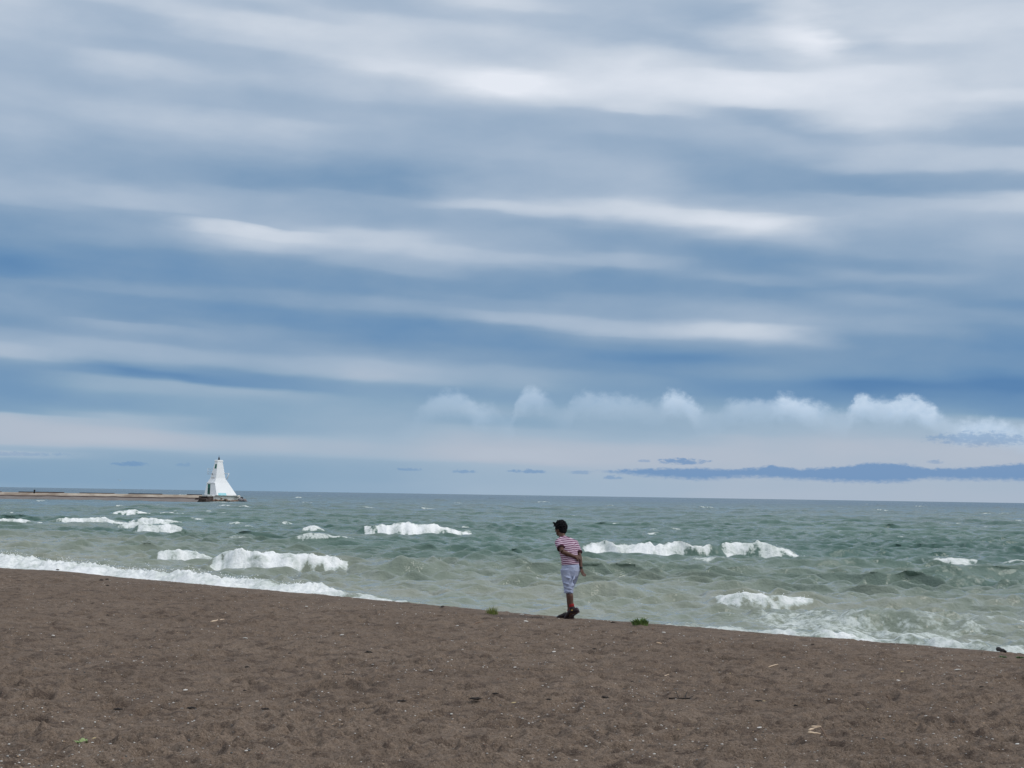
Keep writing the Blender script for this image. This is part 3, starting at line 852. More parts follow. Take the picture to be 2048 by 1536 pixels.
    hand(wr['r'], V((.06, .01, -.16)), V((.75, -.55, .1)), -1, .40)
    o = bobj('body', bm, skin, root); mods(o, .0052, 2)
    # ---- shirt
    bm = bmesh.new()
    off = bk * .012
    tube(bm, [V((.002, .012, .872)), V((-.002, .016, .93)), V((-.018, .045, 1.02)), chest + off, chest.lerp(nb, .6) + off * .9, nb + V((.0, .0, .0))],
         [(.150, .112), (.150, .112), (.152, .112), (.165, .118), (.150, .098), (.070, .062)], bk, 24)
    tube(bm, [sh['l'] + V((.0, 0, .005)), nb + V((0, -.01, -.02)), sh['r']], [.058, .078, .058], V((0, 0, 1)))
    for k, f in (('l', .62), ('r', .80)):
        e = sh[k].lerp(el[k], f)
        tube(bm, [sh[k].lerp(nb, .18), sh[k], sh[k].lerp(el[k], f * .5), e], [.056, .066, .063, .064], bk, 16)
    o = bobj('shirt', bm, M['shirt'], root); mods(o, .0075, 4)
    for k, f in (('l', .62), ('r', .80)):
        bm = bmesh.new(); ax = (el[k] - sh[k]).normalized()
        e = sh[k].lerp(el[k], f)
        tube(bm, [e - ax * .012, e + ax * .012], [.0665, .0665], bk, 18)
        c_ = bobj('cuff', bm, M['cuff'], o)
    bm = bmesh.new(); ax = (head - nb).normalized()
    tube(bm, [nb - ax * .01, nb + ax * .022], [(.072, .064), (.064, .058)], bk, 20)
    bobj('collar', bm, M['cuff'], o)
    # ---- shorts
    bm = bmesh.new()
    tube(bm, [pel + V((.0, 0, -.17)), pel + V((0, 0, -.10)), pel + V((.004, 0, -.02)), pel + V((.0, .0, .05)), V((.002, .02, .90))], [(.075, .070), (.128, .110), (.150, .124), (.152, .118), (.142, .106)], bk, 24)
    rs_ = random.Random(2)
    for q0, q1 in (((-.10, -.10, .70), (.02, -.125, .66)), ((-.11, -.08, .60), (-.02, -.115, .57)), ((-.10, -.07, .53), (.03, -.10, .50)), ((.02, -.11, .62), (.075, -.06, .70)), ((-.09, -.075, .47), (.02, -.095, .455)), ((-.12, -.06, .76), (-.05, -.11, .72)), ((.06, -.05, .58), (.03, -.09, .53)), ((-.02, -.10, .86), (.10, -.05, .82))):
        q0, q1 = V(q0), V(q1)
        tube(bm, [q0, q0.lerp(q1, .5) + bk * .010 + V((0, 0, -.006)), q1], [.008, .017, .008], bk, 8)
    for k in 'lr':
        low = kn[k] + V((.0, 0, -.035))
        h2 = hip[k].lerp(kn[k], .5)
        tube(bm, [hip[k] + V((0, 0, .02)), h2 + V((.0, 0, 0)), kn[k] + V((0, 0, .06)), low], [(.095, .098), (.082, .088), (.078, .085), (.068, .074)], bk, 18)
    o = bobj('shorts', bm, M['shorts'], root); mods(o, .0065, 4)
    bm = bmesh.new()
    for k in 'lr':
        low = kn[k] + V((0, 0, -.035))
    for k in 'lr':
        bm2 = bmesh.new(); low = kn[k] + V((0, 0, -.03))
        tube(bm2, [low + V((0, 0, .016)), low - V((0, 0, .012))], [(.0715, .0775), (.070, .076)], bk, 20)
        bobj('hem', bm2, M['shorts'], o)
    bm.free()
    bm = bmesh.new()
    for dx in (.055,):
        p = V((.06, -.075, .775)); 
        ball(bm, p, (.034, .008, .036), 2, Matrix((rdir, fdir, V((0, 0, 1)))).transposed())
    bobj('back_pocket', bm, M['shorts'], o)
    # ---- socks, shoes
    for k in 'lr':
        ax = (an[k] - kn[k]).normalized()
        bm = bmesh.new()
        tube(bm, [an[k] - ax * .065, an[k] - ax * .03, an[k] + ax * .02], [.041, .040, .041], bk, 14)
        bobj('sock', bm, M['sock'], root)
        bm = bmesh.new()
        mid = an[k].lerp(toe[k], .35)
        dirf = (toe[k] - heel[k]).normalized()
        tube(bm, [heel[k] - dirf * .018 + V((0, 0, .02)), heel[k] + V((0, 0, .018)), mid + V((0, 0, -.005)), toe[k] + V((0, 0, .004)), toe[k] + dirf * .04 + V((0, 0, -.006))],
             [(.026, .034), (.037, .044), (.043, .042), (.044, .030), (.028, .018)], V((0, 0, 1)), 16)
        tube(bm, [an[k] - ax * .02, an[k] + ax * .02, an[k].lerp(heel[k], .45)], [.045, .047, .042], bk, 14)
        shoe = bobj('shoe', bm, M['shoe'], root); mods(shoe, .006, 2)
        bm = bmesh.new()
        nrm = V((0, 0, -1)); nrm = (nrm - dirf * nrm.dot(dirf)).normalized()
        tube(bm, [heel[k] - dirf * .022 + nrm * .022, heel[k].lerp(toe[k], .5) + nrm * .030, toe[k] + nrm * .020, toe[k] + dirf * .042 + nrm * .006],
             [(.035, .010), (.038, .010), (.046, .010), (.030, .008)], nrm, 14)
        bobj('sole', bm, M['sole'], shoe)
        bm = bmesh.new()
        for j in range(3):
            q = mid.lerp(toe[k], .15 + .22 * j) + V((0, 0, .042 - .006 * j))
            sdv = dirf.cross(V((0, 0, 1))).normalized()
            tube(bm, [q - sdv * .026, q + V((0, 0, .006)), q + sdv * .026], [.004] * 3, V((0, 0, 1)), 6)
        bobj('lace', bm, M['sole'], shoe)
        bm = bmesh.new(); q = an[k] + ax * .022 - V((0, .046, 0)) + V((-.01, 0, -.01))
        ball(bm, q, (.016, .006, .008), 2)
        bobj('tag', bm, M['gold'], shoe)
    # ---- hair: curly mass with wind-blown locks
    bm = bmesh.new(); rs = random.Random(4)
    ball(bm, H(0, -.018, .045), (.088, .100, .088), 3, rot)
    ball(bm, H(0, -.05, -.01), (.074, .062, .075), 3, rot)
    for _ in range(460):
        th = rs.uniform(0, 2 * math.pi); ph_ = rs.uniform(-.55, 1.5)
        a, b, c_ = math.cos(th) * math.cos(ph_), math.sin(th) * math.cos(ph_), math.sin(ph_)
        if b > .35 and c_ < .45: continue
        p = H(a * .092, -.018 + b * .104, .045 + c_ * .098)
        ball(bm, p + V((rs.uniform(-1, 1), rs.uniform(-1, 1), rs.uniform(-1, 1))) * .008, rs.uniform(.006, .016), 1)
    for _ in range(18):
        a = rs.uniform(-.05, .05); p = H(a, .075, .10 + rs.uniform(-.03, .03))
        q = p + V((-.046, rs.uniform(-.02, .02), rs.uniform(-.012, .02))) * rs.uniform(.4, 1.1)
        tube(bm, [p, p.lerp(q, .5) + V((0, 0, .008)), q], [.012, .009, .006], bk, 6)
    for _ in range(30):
        a = rs.uniform(-.07, .07); b = rs.uniform(-.09, .05); p = H(a, b, .12)
        q = p + V((rs.uniform(-.03, .02), rs.uniform(-.02, .02), rs.uniform(.01, .035)))
        tube(bm, [p, p.lerp(q, .6), q], [.014, .010, .004], bk, 6)
    o = bobj('hair', bm, M['hair'], root); mods(o, .0045, 1)
    # eyes
    mt, nt = material('eye'); finish(nt, (.05, .03, .02), .2)
    for s_ in (-1, 1):
        bm = bmesh.new(); ball(bm, H(.030 * s_, .076, .016), .0115, 2); bobj('eye', bm, mt, root)
    # wristband
    bm = bmesh.new(); ax = (wr['r'] - el['r']).normalized()
    tube(bm, [wr['r'] - ax * .022, wr['r'] - ax * .002], [.0285, .0280], bk, 16)
    bobj('wristband', bm, M['band'], root)


build_person()

# ------------------------------------------------------------------ LIGHTHOUSE AND BREAKWATER
LD = 330.0
K = LD / F / 11.8125


def build_lighthouse():
    ox = at_y(360 + 880 / 11.8125, 990, LD).x
    Z0 = 1.5
    root = empty('lighthouse', (ox, LD, 0))
    tag(root, 'white tapering lighthouse with flared base and green door at the end of the breakwater', 'lighthouse')
    white = mat_noise('white_paint', (.90, .91, .92), (.85, .86, .86), .7, .6, .25, 6)
    green = mat_noise('green_paint', (.012, .115, .082), (.018, .15, .105), 2.0, .5, .1)
    dgreen = mat_noise('dark_green_paint', (.006, .045, .04), (.010, .06, .05), 2.0, .5, .1)
    cyan = mat_noise('faded_blue_sign', (.28, .66, .74), (.42, .74, .80), 1.5, .6, .1)
    dark = mat_noise('lantern_metal', (.02, .02, .028), (.05, .05, .06), 4, .4, .1)
    rail = mat_noise('white_rail', (.62, .66, .70), (.7, .73, .76), 4, .5, .1)
    grey = mat_noise('stained_paint', (.50, .48, .46), (.62, .60, .58), 1.2, .8, .3)
    px = lambda cx: (cx - 880) * K
    pz = lambda cy: (1165 - cy) * K + Z0
    TB, TL = math.tan(R(37)), math.tan(R(53))
    def ring(cy, L_, F_, R_):
        l, f, r = px(L_), px(F_), px(R_)
        dl, dr = (f - l) * TL * .62, (r - f) * TB
        yf = -(dl + dr) / 2
        z = pz(cy)
        A = Vector((l, yf + dl, z)); Bv = Vector((f, yf, z)); C_ = Vector((r, yf + dr, z)); D = A + C_ - Bv
        return [A, Bv, C_, D]
    levels = [(1185, 570, 922, 1338), (1165, 575, 920, 1330), (885, 638, 851, 1130), (780, 705, 865, 1060), (395, 806, 879, 985)]
    # the outward flare between 885 and 780 is a gentle curve on the right
    bm = bmesh.new(); rings = [[bm.verts.new(v) for v in ring(*l)] for l in levels]
    for A, B in zip(rings, rings[1:]):
        for k in range(4): bm.faces.new((A[k], A[(k + 1) % 4], B[(k + 1) % 4], B[k]))
    bm.faces.new(rings[-1])
    wall = bobj('tower_wall', bm, white, root, smooth=False)
    bv = wall.modifiers.new('b', 'BEVEL'); bv.width = .02; bv.segments = 2
    # cornice slab
    bm = bmesh.new()
    c = [(395, 797, 877, 996), (362, 797, 877, 996), (352, 812, 878, 982)]
    rings = [[bm.verts.new(v) for v in ring(*l)] for l in c]
    for A, B in zip(rings, rings[1:]):
        for k in range(4): bm.faces.new((A[k], A[(k + 1) % 4], B[(k + 1) % 4], B[k]))
    bm.faces.new(rings[-1]); bm.faces.new(list(reversed(rings[0])))
    bobj('cornice', bm, white, root, smooth=False)
    top = ring(352, 812, 878, 982); ctr = sum(top, Vector()) / 4
    # lantern: base, body, cap and rod
    lz = lambda cy: pz(cy) - pz(352)
    bm = bmesh.new()
    tube(bm, [ctr + Vector((0, 0, 0)), ctr + Vector((0, 0, lz(338)))], [.25, .23], seg=12)
    tube(bm, [ctr + Vector((0, 0, lz(338))), ctr + Vector((0, 0, lz(300))), ctr + Vector((0, 0, lz(284)))], [.18, .15, .08], seg=12)
    lan = bobj('lantern', bm, dark, root)
    bm = bmesh.new(); tube(bm, [ctr + Vector((0, 0, lz(290))), ctr + Vector((0, 0, lz(238)))], [.045, .02], seg=8)
    bobj('rod', bm, dark, lan)
    def face(la, cy, i, u, out=.0):
        """point on face i (0: left face L-F, 1: right face F-R) at screen row cy, fraction u."""
        lv = sorted(levels, key=lambda q: -q[0])
        for a, b in zip(lv, lv[1:]):
            if b[0] <= cy <= a[0]:
                t = (a[0] - cy) / (a[0] - b[0]); A, B = ring(*a), ring(*b)
                P = A[i].lerp(B[i], t); Q = A[i + 1].lerp(B[i + 1], t)
                n = (Q - P).cross(Vector((0, 0, 1))).normalized()
                return P.lerp(Q, u) + n * out
    def panel(name, i, cy0, cy1, u0, u1, mat, parent, out, thick=.05, u0t=None, u1t=None):
        u0t = u0 if u0t is None else u0t; u1t = u1 if u1t is None else u1t
        bm = bmesh.new()
        a = [face(None, cy0, i, u0, out), face(None, cy0, i, u1, out), face(None, cy1, i, u1t, out), face(None, cy1, i, u0t, out)]
        b = [face(None, cy0, i, u0, out - thick), face(None, cy0, i, u1, out - thick), face(None, cy1, i, u1t, out - thick), face(None, cy1, i, u0t, out - thick)]
        va = [bm.verts.new(v) for v in a]; vb = [bm.verts.new(v) for v in b]
        bm.faces.new(va); bm.faces.new(list(reversed(vb)))
        for k in range(4): bm.faces.new((va[k], vb[k], vb[(k + 1) % 4], va[(k + 1) % 4]))
        bmesh.ops.recalc_face_normals(bm, faces=bm.faces)
        return bobj(name, bm, mat, parent, smooth=False)
    # door on the left face: two leaves, the right one darker
    fr = panel('door', 0, 1162, 920, .27, .46, green, root, .05, .08, .15, .43)
    panel('door_leaf', 0, 1160, 1010, .37, .45, dgreen, fr, .075, .03, .27, .43)
    fr['label'] = 'tall green door at the foot of the left face'
    w_ = panel('window', 0, 552, 448, .40, .88, green, root, .04, .06, .38, .84)
    w_['label'] = 'green window high on the left face'
    panel('ledge', 0, 905, 880, -.02, 1.02, white, root, .14, .2)
    panel('sign', 1, 1182, 1126, .085, .49, cyan, root, .03, .04, .09, .50)
    panel('paint_patch', 0, 790, 760, .15, .75, grey, root, .012, .02)
    # balcony rail on the left, bracket on the right
    bm = bmesh.new()
    def P(cx, cy, y): return Vector((px(cx), y, pz(cy)))
    pts = [(750, 690), (655, 690), (655, 560), (775, 560)]
    y_ = ring(600, 760, 872, 1020)[0].y
    q = [P(*p, y_) for p in pts]
    for a, b in zip(q, q[1:]): tube(bm, [a, b], [.035, .035], seg=6)
    tube(bm, [P(655, 625, y_), P(760, 625, y_)], [.03, .03], seg=6)
    tube(bm, [P(700, 690, y_), P(700, 560, y_)], [.03, .03], seg=6)
    tube(bm, [P(655, 690, y_ - 1), P(655, 560, y_ - 1)], [.03, .03], seg=6)
    tube(bm, [P(655, 690, y_), P(655, 690, y_ - 1)], [.03, .03], seg=6); tube(bm, [P(655, 560, y_), P(655, 560, y_ - 1)], [.03, .03], seg=6)
    bobj('railing', bm, rail, root)
    bm = bmesh.new(); ball(bm, P(760, 680, y_ - .6), (.12, .12, .13), 2); tube(bm, [P(760, 690, y_ - .6), P(775, 700, y_)], [.04, .04], seg=6)
    bobj('fixture', bm, dark, root)
    bm = bmesh.new(); y2 = ring(700, 730, 868, 1045)[2].y
    q = [P(1035, 668, y2), P(1135, 665, y2), P(1085, 805, y2)]
    for a, b in zip(q, q[1:]): tube(bm, [a, b], [.07, .07], seg=8)
    q2 = [v + Vector((0, .7, 0)) for v in q]
    for a, b in zip(q2, q2[1:]): tube(bm, [a, b], [.05, .05], seg=8)
    tube(bm, [q[1], q2[1]], [.05, .05], seg=8)
    bobj('bracket', bm, rail, root)
    # painted plinth it stands on
    bm = bmesh.new()
    rs = random.Random(9)
    rr = [(1185, 560, 905, 1385), (1215, 640, 850, 1400), (1250, 640, 838, 1405), (1300, 640, 826, 1425)]
    rings = []
    for l in rr:
        q = ring(*l); ctr_ = sum(q, Vector()) / 4; out = []
        for k in range(4):
            for j in range(9):
                v = q[k].lerp(q[(k + 1) % 4], j / 9); v = v + (v - ctr_).normalized() * rs.uniform(-.12, .14)
                out.append(bm.verts.new((v.x, v.y, v.z + rs.uniform(-.08, .08))))
        rings.append(out)
    n = len(rings[0])
    for A, B in zip(rings, rings[1:]):
        for k in range(n): bm.faces.new((A[k], B[k], B[(k + 1) % n], A[(k + 1) % n]))
    bm.faces.new(rings[0])
    bmesh.ops.recalc_face_normals(bm, faces=bm.faces)
    mt = mat_noise('painted_concrete', (.92, .91, .88), (.80, .78, .72), .9, .8, .8, 2.5, 5, .2, .1)
    bobj('plinth', bm, mt, root, smooth=False)
    return ox, Z0, px, pz


LX, LZ0, lpx, lpz = build_lighthouse()


def rock_mesh(name, r, seed, sub=2, flat=.7):
    rs = random.Random(seed); bm = bmesh.new()
    bmesh.ops.create_icosphere(bm, subdivisions=sub, radius=1)
    dirs = [Vector((rs.gauss(0, 1), rs.gauss(0, 1), rs.gauss(0, 1))).normalized() for _ in range(9)]
    for v in bm.verts:
        d = v.co.normalized(); k = 1.0
        for q in dirs:
            k -= .13 * max(0, d.dot(q) - .55) / .45
        v.co = Vector((d.x * r * k * 1.15, d.y * r * k, d.z * r * k * flat)) + Vector((rs.uniform(-1, 1), rs.uniform(-1, 1), rs.uniform(-1, 1))) * r * .05
    me = bpy.data.meshes.new(name); bm.to_mesh(me); bm.free()
    return me


def build_rocks():
    brown = mat_noise('brown_rock', (.16, .10, .075), (.28, .21, .16), 1.6, .85, .8, 5, 5, .2, .1)
    greyr = mat_noise('grey_rock', (.16, .15, .155), (.26, .24, .24), 1.6, .85, .8, 5, 5, .2, .1)
    pale = mat_noise('pale_rock', (.52, .49, .44), (.66, .64, .60), 1.6, .85, .8, 5, 5, .2, .1)
    dark = mat_noise('dark_rock', (.025, .02, .018), (.06, .05, .045), 1.6, .8, .8, 5, 5, .2, .1)
    rs = random.Random(12)
    spec = []
    for cx in range(870, 1400, 52): spec.append((cx + rs.uniform(-12, 12), 1300 + rs.uniform(-8, 18), rs.uniform(.3, .5), brown, -3.6 + (cx - 870) / 500 * 1.8, 'rusty brown boulder at the foot of the white lighthouse plinth', 'boulders below the lighthouse plinth'))
    for (cx, cy, r, m_, y, lb) in [(1050, 1255, .26, brown, -3.3, 'brown boulder set high against the front of the lighthouse plinth'), (1140, 1275, .3, brown, -3.1, 'rounded brown boulder leaning on the middle of the lighthouse plinth'),
                                   (1380, 1205, .42, pale, .2, 'pale boulder at the right corner of the lighthouse foot'), (1450, 1232, .33, dark, .3, 'dark boulder at the right of the lighthouse'),
                                   (1430, 1285, .62, greyr, .0, 'large grey boulder right of the lighthouse plinth'), (1500, 1285, .6, greyr, .4, 'grey wedge shaped boulder nearest the open lake'), (1560, 1312, .36, greyr, .2, 'low outermost grey rock awash in the lake')]:
        spec.append((cx, cy, r, m_, y, lb, 'boulders right of the lighthouse' if cx > 1300 else 'boulders on the lighthouse plinth'))
    for i, (cx, cy, r, m_, y, lb, g) in enumerate(spec):
        o = link('boulder', rock_mesh('boulder', r, 30 + i), m_, smooth=False)
        o.location = (LX + lpx(cx), LD + y, lpz(cy)); o.rotation_euler = (0, 0, rs.uniform(0, 6))
        tag(o, lb, 'boulder', g)


build_rocks()


def build_breakwater():
    conc = mat_noise('sunlit_concrete', (.46, .40, .33), (.24, .19, .15), .35, .9, .7, 1.5, 6, .2, .15)
    band = mat_noise('wet_dark_stone', (.048, .034, .030), (.10, .075, .065), .5, .8, .7, 1.5, 6, .25, .15)
    apron = mat_noise('grey_pebble_slope', (.215, .19, .178), (.165, .148, .138), .4, .9, .6, 2.0, 6, .2, .1)
    blk = mat_noise('dark_kerb', (.035, .025, .022), (.075, .055, .048), .8, .85, .5, 2, 5, .2, .1)
    rs = np.random.RandomState(2)
    root = empty('breakwater', (LX - 40, 320, 0))
    tag(root, 'long low stone and concrete breakwater running out to the lighthouse', 'breakwater')
    x1 = LX + lpx(690); x0 = -190.0
    n = 420
    xs = np.linspace(x0, x1, n)
    yc = 322 + (xs - x1) * .10
    loc = np.array([LX - 40, 320, 0])
    def strip(name, prof, mat, amp, parent=root, xa=x0, xb=x1, capends=True):
        sel = (xs >= xa - .01) & (xs <= xb + .01)
        X = np.repeat(xs[sel][:, None], len(prof), 1)
        Y = yc[sel][:, None] + np.array([p[0] for p in prof])[None] + amp * pn(X * .25, np.arange(len(prof))[None] * 3.1 + 0 * X, 80)
        Z = np.array([p[1] for p in prof])[None] + amp * .45 * pn(X * .4, np.arange(len(prof))[None] * 2.3 + 0 * X, 81) + 0 * X
        me = grid_mesh(name, X - loc[0], Y - loc[1], Z)
        o = link(name, me, mat, parent)
        return o
    # profile from the lake side (front, towards the beach) to the back; y offset, z
    strip('apron', [(-6.5, -.8), (-5.5, -.25), (-4.0, .18), (-1.2, .62)], apron, .30)
    strip('stone_band', [(-1.25, .48), (-.95, .58), (-.8, .80), (-.6, .84)], band, .16)
    strip('concrete_cap', [(-.62, .80), (-.5, .88), (.3, 1.22), (1.0, 1.34), (3.4, 1.36), (3.6, -.5)], conc, .07)
    xx = x0 + 5
    while xx < x1 - 1:
        ln = rs.uniform(4, 9) if xx < LX - 14 else 3.0
        gap = rs.uniform(1.0, 5.0) if xx < LX - 14 else 0.02
        if xx + ln > x1: ln = x1 - xx
        if ln < .5: break
        y = 322 + (xx + ln / 2 - x1) * .10
        bm = bmesh.new(); box(bm, (-ln / 2, -.35, 0), (ln / 2, .35, .28))
        bmesh.ops.bevel(bm, geom=bm.edges[:], offset=.04, segments=1, affect='EDGES')
        o = bobj('kerb_block', bm, blk, root, smooth=False)
        o.location = (xx + ln / 2 - loc[0], y + 1.5 - loc[1], 1.24 + rs.uniform(-.05, .02)); o.rotation_euler = (0, rs.uniform(-.004, .004), math.atan(.1))
        xx += ln + gap
    # the darker pier head under the tower
    bm = bmesh.new()
    h = LX
    for (xa, xb, za, zb, ya, yb) in ((h + lpx(600), h + lpx(850), -.6, .78, 319.5, 333), (h + lpx(640), h + lpx(846), .78, 1.14, 321.5, 333)):
        box(bm, (xa - loc[0], ya - loc[1], za), (xb - loc[0], yb - loc[1], zb))
    bmesh.ops.subdivide_edges(bm, edges=bm.edges[:], cuts=5, use_grid_fill=True)
    rr = random.Random(3)
    for v in bm.verts: v.co += Vector((rr.uniform(-.07, .07), rr.uniform(-.09, .09), rr.uniform(-.05, .05)))
    bobj('pier_head', bm, band, root, smooth=False)
    bm = bmesh.new(); box(bm, (h + lpx(715) - loc[0], 321.2 - loc[1], 1.143), (h + lpx(842) - loc[0], 326 - loc[1], 1.44))
    bobj('white_block', bm, mat_noise('whitewash', (.6, .62, .6), (.42, .43, .42), 1.5, .8), root, smooth=False)
    # dark upright post far out on the wall
    p = at_y(63, 983, 309)
    bm = bmesh.new()
    tube(bm, [(0, 0, -.1), (0, 0, .18), (.02, 0, .42), (.06, 0, .52), (.02, 0, .6)], [.17, .15, .16, .19, .06], seg=10)
    tube(bm, [(.04, 0, .44), (.2, 0, .38)], [.07, .05], seg=8)
    o = bobj('mooring_post', bm, mat_noise('tarred_post', (.012, .012, .014), (.03, .028, .028), 4), None)
    o.location = (p.x, 309 + 1.8, 1.34)
    tag(o, 'small dark upright post standing alone on the breakwater, far left', 'post')


build_breakwater()


def build_gull():
    p = at_y(240, 961, 300)
    root = empty('seagull', p, R(30))
    tag(root, 'white gull flying low over the lake behind the breakwater', 'bird')
    w = mat_noise('gull_white', (.8, .8, .8), (.7, .72, .74), 8, .7); g = mat_noise('gull_grey', (.42, .45, .49), (.5, .53, .56), 8, .7)
    y = mat_noise('gull_beak', (.6, .4, .08), (.5, .3, .05), 8, .5)
    bm = bmesh.new()
    tube(bm, [(0, -.26, .0), (0, -.16, .01), (0, 0, 0), (0, .14, .02), (0, .21, .045), (0, .27, .04)], [(.05, .012), (.045, .03), (.075, .07), (.055, .055), (.042, .042), (.015, .015)], (0, 0, 1), 12)
    bobj('body', bm, w, root)
    for s_ in (-1, 1):
        bm = bmesh.new()
        tube(bm, [(s_ * .03, .05, .02), (s_ * .22, .09, .15), (s_ * .40, .03, .20), (s_ * .58, -.08, .17)], [(.10, .014), (.085, .012), (.06, .010), (.012, .004)], (0, 0, 1), 10)
        bobj('wing', bm, g, root)
    bm = bmesh.new(); tube(bm, [(0, .26, .04), (0, .32, .03)], [.012, .004], seg=6); bobj('beak', bm, y, root)


build_gull()

# ------------------------------------------------------------------ THINGS ON THE SAND
def tuft(name, px, py, n, h, w, cols, label, cat, broad=False, lean=.25, seed=1):
    rs = random.Random(seed); p = on_sand(px, py)
    bm = bmesh.new()
    for i in range(n):
        a = rs.uniform(0, 6.283); r = w * math.sqrt(rs.random()) * .8
        b = Vector((math.cos(a) * r, math.sin(a) * r, -.015))
        out = Vector((math.cos(a) * rs.uniform(.3, 1.2), math.sin(a) * rs.uniform(.3, 1.2), 0)) * lean + Vector((-.12, 0, 0)) * rs.random()
        hh = h * rs.uniform(.5, 1.1) * (1 - .45 * r / w)
        wd = rs.uniform(.0045, .008) if not broad else rs.uniform(.012, .022)
        side = Vector((-math.sin(a + rs.uniform(-1, 1)), math.cos(a), 0)).normalized()
        prev = None
        for k in range(5):
            t = k / 4
            c = b + Vector((0, 0, 1)) * hh * (t - .18 * t * t) + out * hh * t * t
            ww = wd * ((1 - t) ** .7 if not broad else math.sin(math.pi * min(.95, .12 + t * .85)))
            cur = (bm.verts.new(c - side * ww), bm.verts.new(c + side * ww))
            if prev: bm.faces.new((prev[0], prev[1], cur[1], cur[0]))
            prev = cur
    mt = mat_noise(name + '_leaf', cols[0], cols[1], 25, .6)
    o = bobj(name, bm, mt); o.location = p
    tag(o, label, cat)


tuft('grass_tuft', 984, 1229, 100, .22, .13, ((.13, .17, .035), (.22, .25, .07)), 'spiky yellow-green grass tuft on the beach crest left of the person', 'grass tuft', seed=1)
tuft('leafy_plant', 1281, 1251, 130, .145, .145, ((.09, .15, .04), (.15, .22, .065)), 'bushy bright green leafy plant on the beach crest right of the person', 'plant', True, .5, 2)
tuft('weed_sprig', 166, 1501, 20, .045, .05, ((.20, .27, .10), (.27, .34, .15)), 'pale green sprig growing out of the sand at bottom left', 'plant', True, .9, 3)
tuft('leafy_plant', 2004, 1315, 30, .045, .06, ((.05, .10, .03), (.08, .14, .05)), 'small dark green weed beside the dark log at the right edge', 'plant', True, .7, 4)
tuft('leafy_plant', 2040, 1316, 30, .05, .06, ((.04, .08, .025), (.07, .12, .04)), 'low green weed on the crest in the right corner of the beach', 'plant', True, .7, 5)

STONE = {
    'white': mat_noise('white_stone', (.60, .57, .52), (.70, .68, .63), 14, .8, .2, 40),
    'grey': mat_noise('pale_grey_stone', (.36, .35, .33), (.45, .43, .40), 14, .8, .2, 40),
    'slate': mat_noise('slate_stone', (.07, .085, .09), (.12, .135, .14), 14, .8, .2, 40),
    'tan': mat_noise('tan_stone', (.40, .28, .18), (.52, .38, .26), 14, .8, .2, 40),
    'yellow': mat_noise('yellow_stone', (.52, .40, .20), (.60, .48, .26), 14, .8, .2, 40),
    'rust': mat_noise('rusty_stone', (.20, .085, .05), (.28, .13, .08), 14, .8, .2, 40),
    'dark': mat_noise('dark_bark', (.012, .010, .010), (.030, .024, .020), 14, .9, .5, 40),
    'wood': mat_noise('bleached_wood', (.55, .41, .28), (.68, .54, .40), 12, .8, .4, 60),
    'brown': mat_noise('brown_wood', (.12, .075, .05), (.2, .13, .085), 12, .85, .4, 60),
}
_pm = [rock_mesh('pebble', 1.0, 200 + i, 2, .45) for i in range(7)]


def pebble(px, py, wpx, col, label, asp=.35, name='pebble', cat='pebble', group=None, idx=None):
    p = on_sand(px, py); d = p.y
    r = wpx / 2 / F * d / 1.08
    me = _pm[(idx if idx is not None else int(px * 7 + py)) % 7].copy()
    o = link(name, me, STONE[col])
    o.location = p + Vector((0, 0, r * .32 + .006)); o.scale = (r, r * .75, r * asp * 2.2)
    o.rotation_euler = (random.uniform(-.2, .2), random.uniform(-.2, .2), random.uniform(-.5, .5))
    return tag(o, label, cat, group)


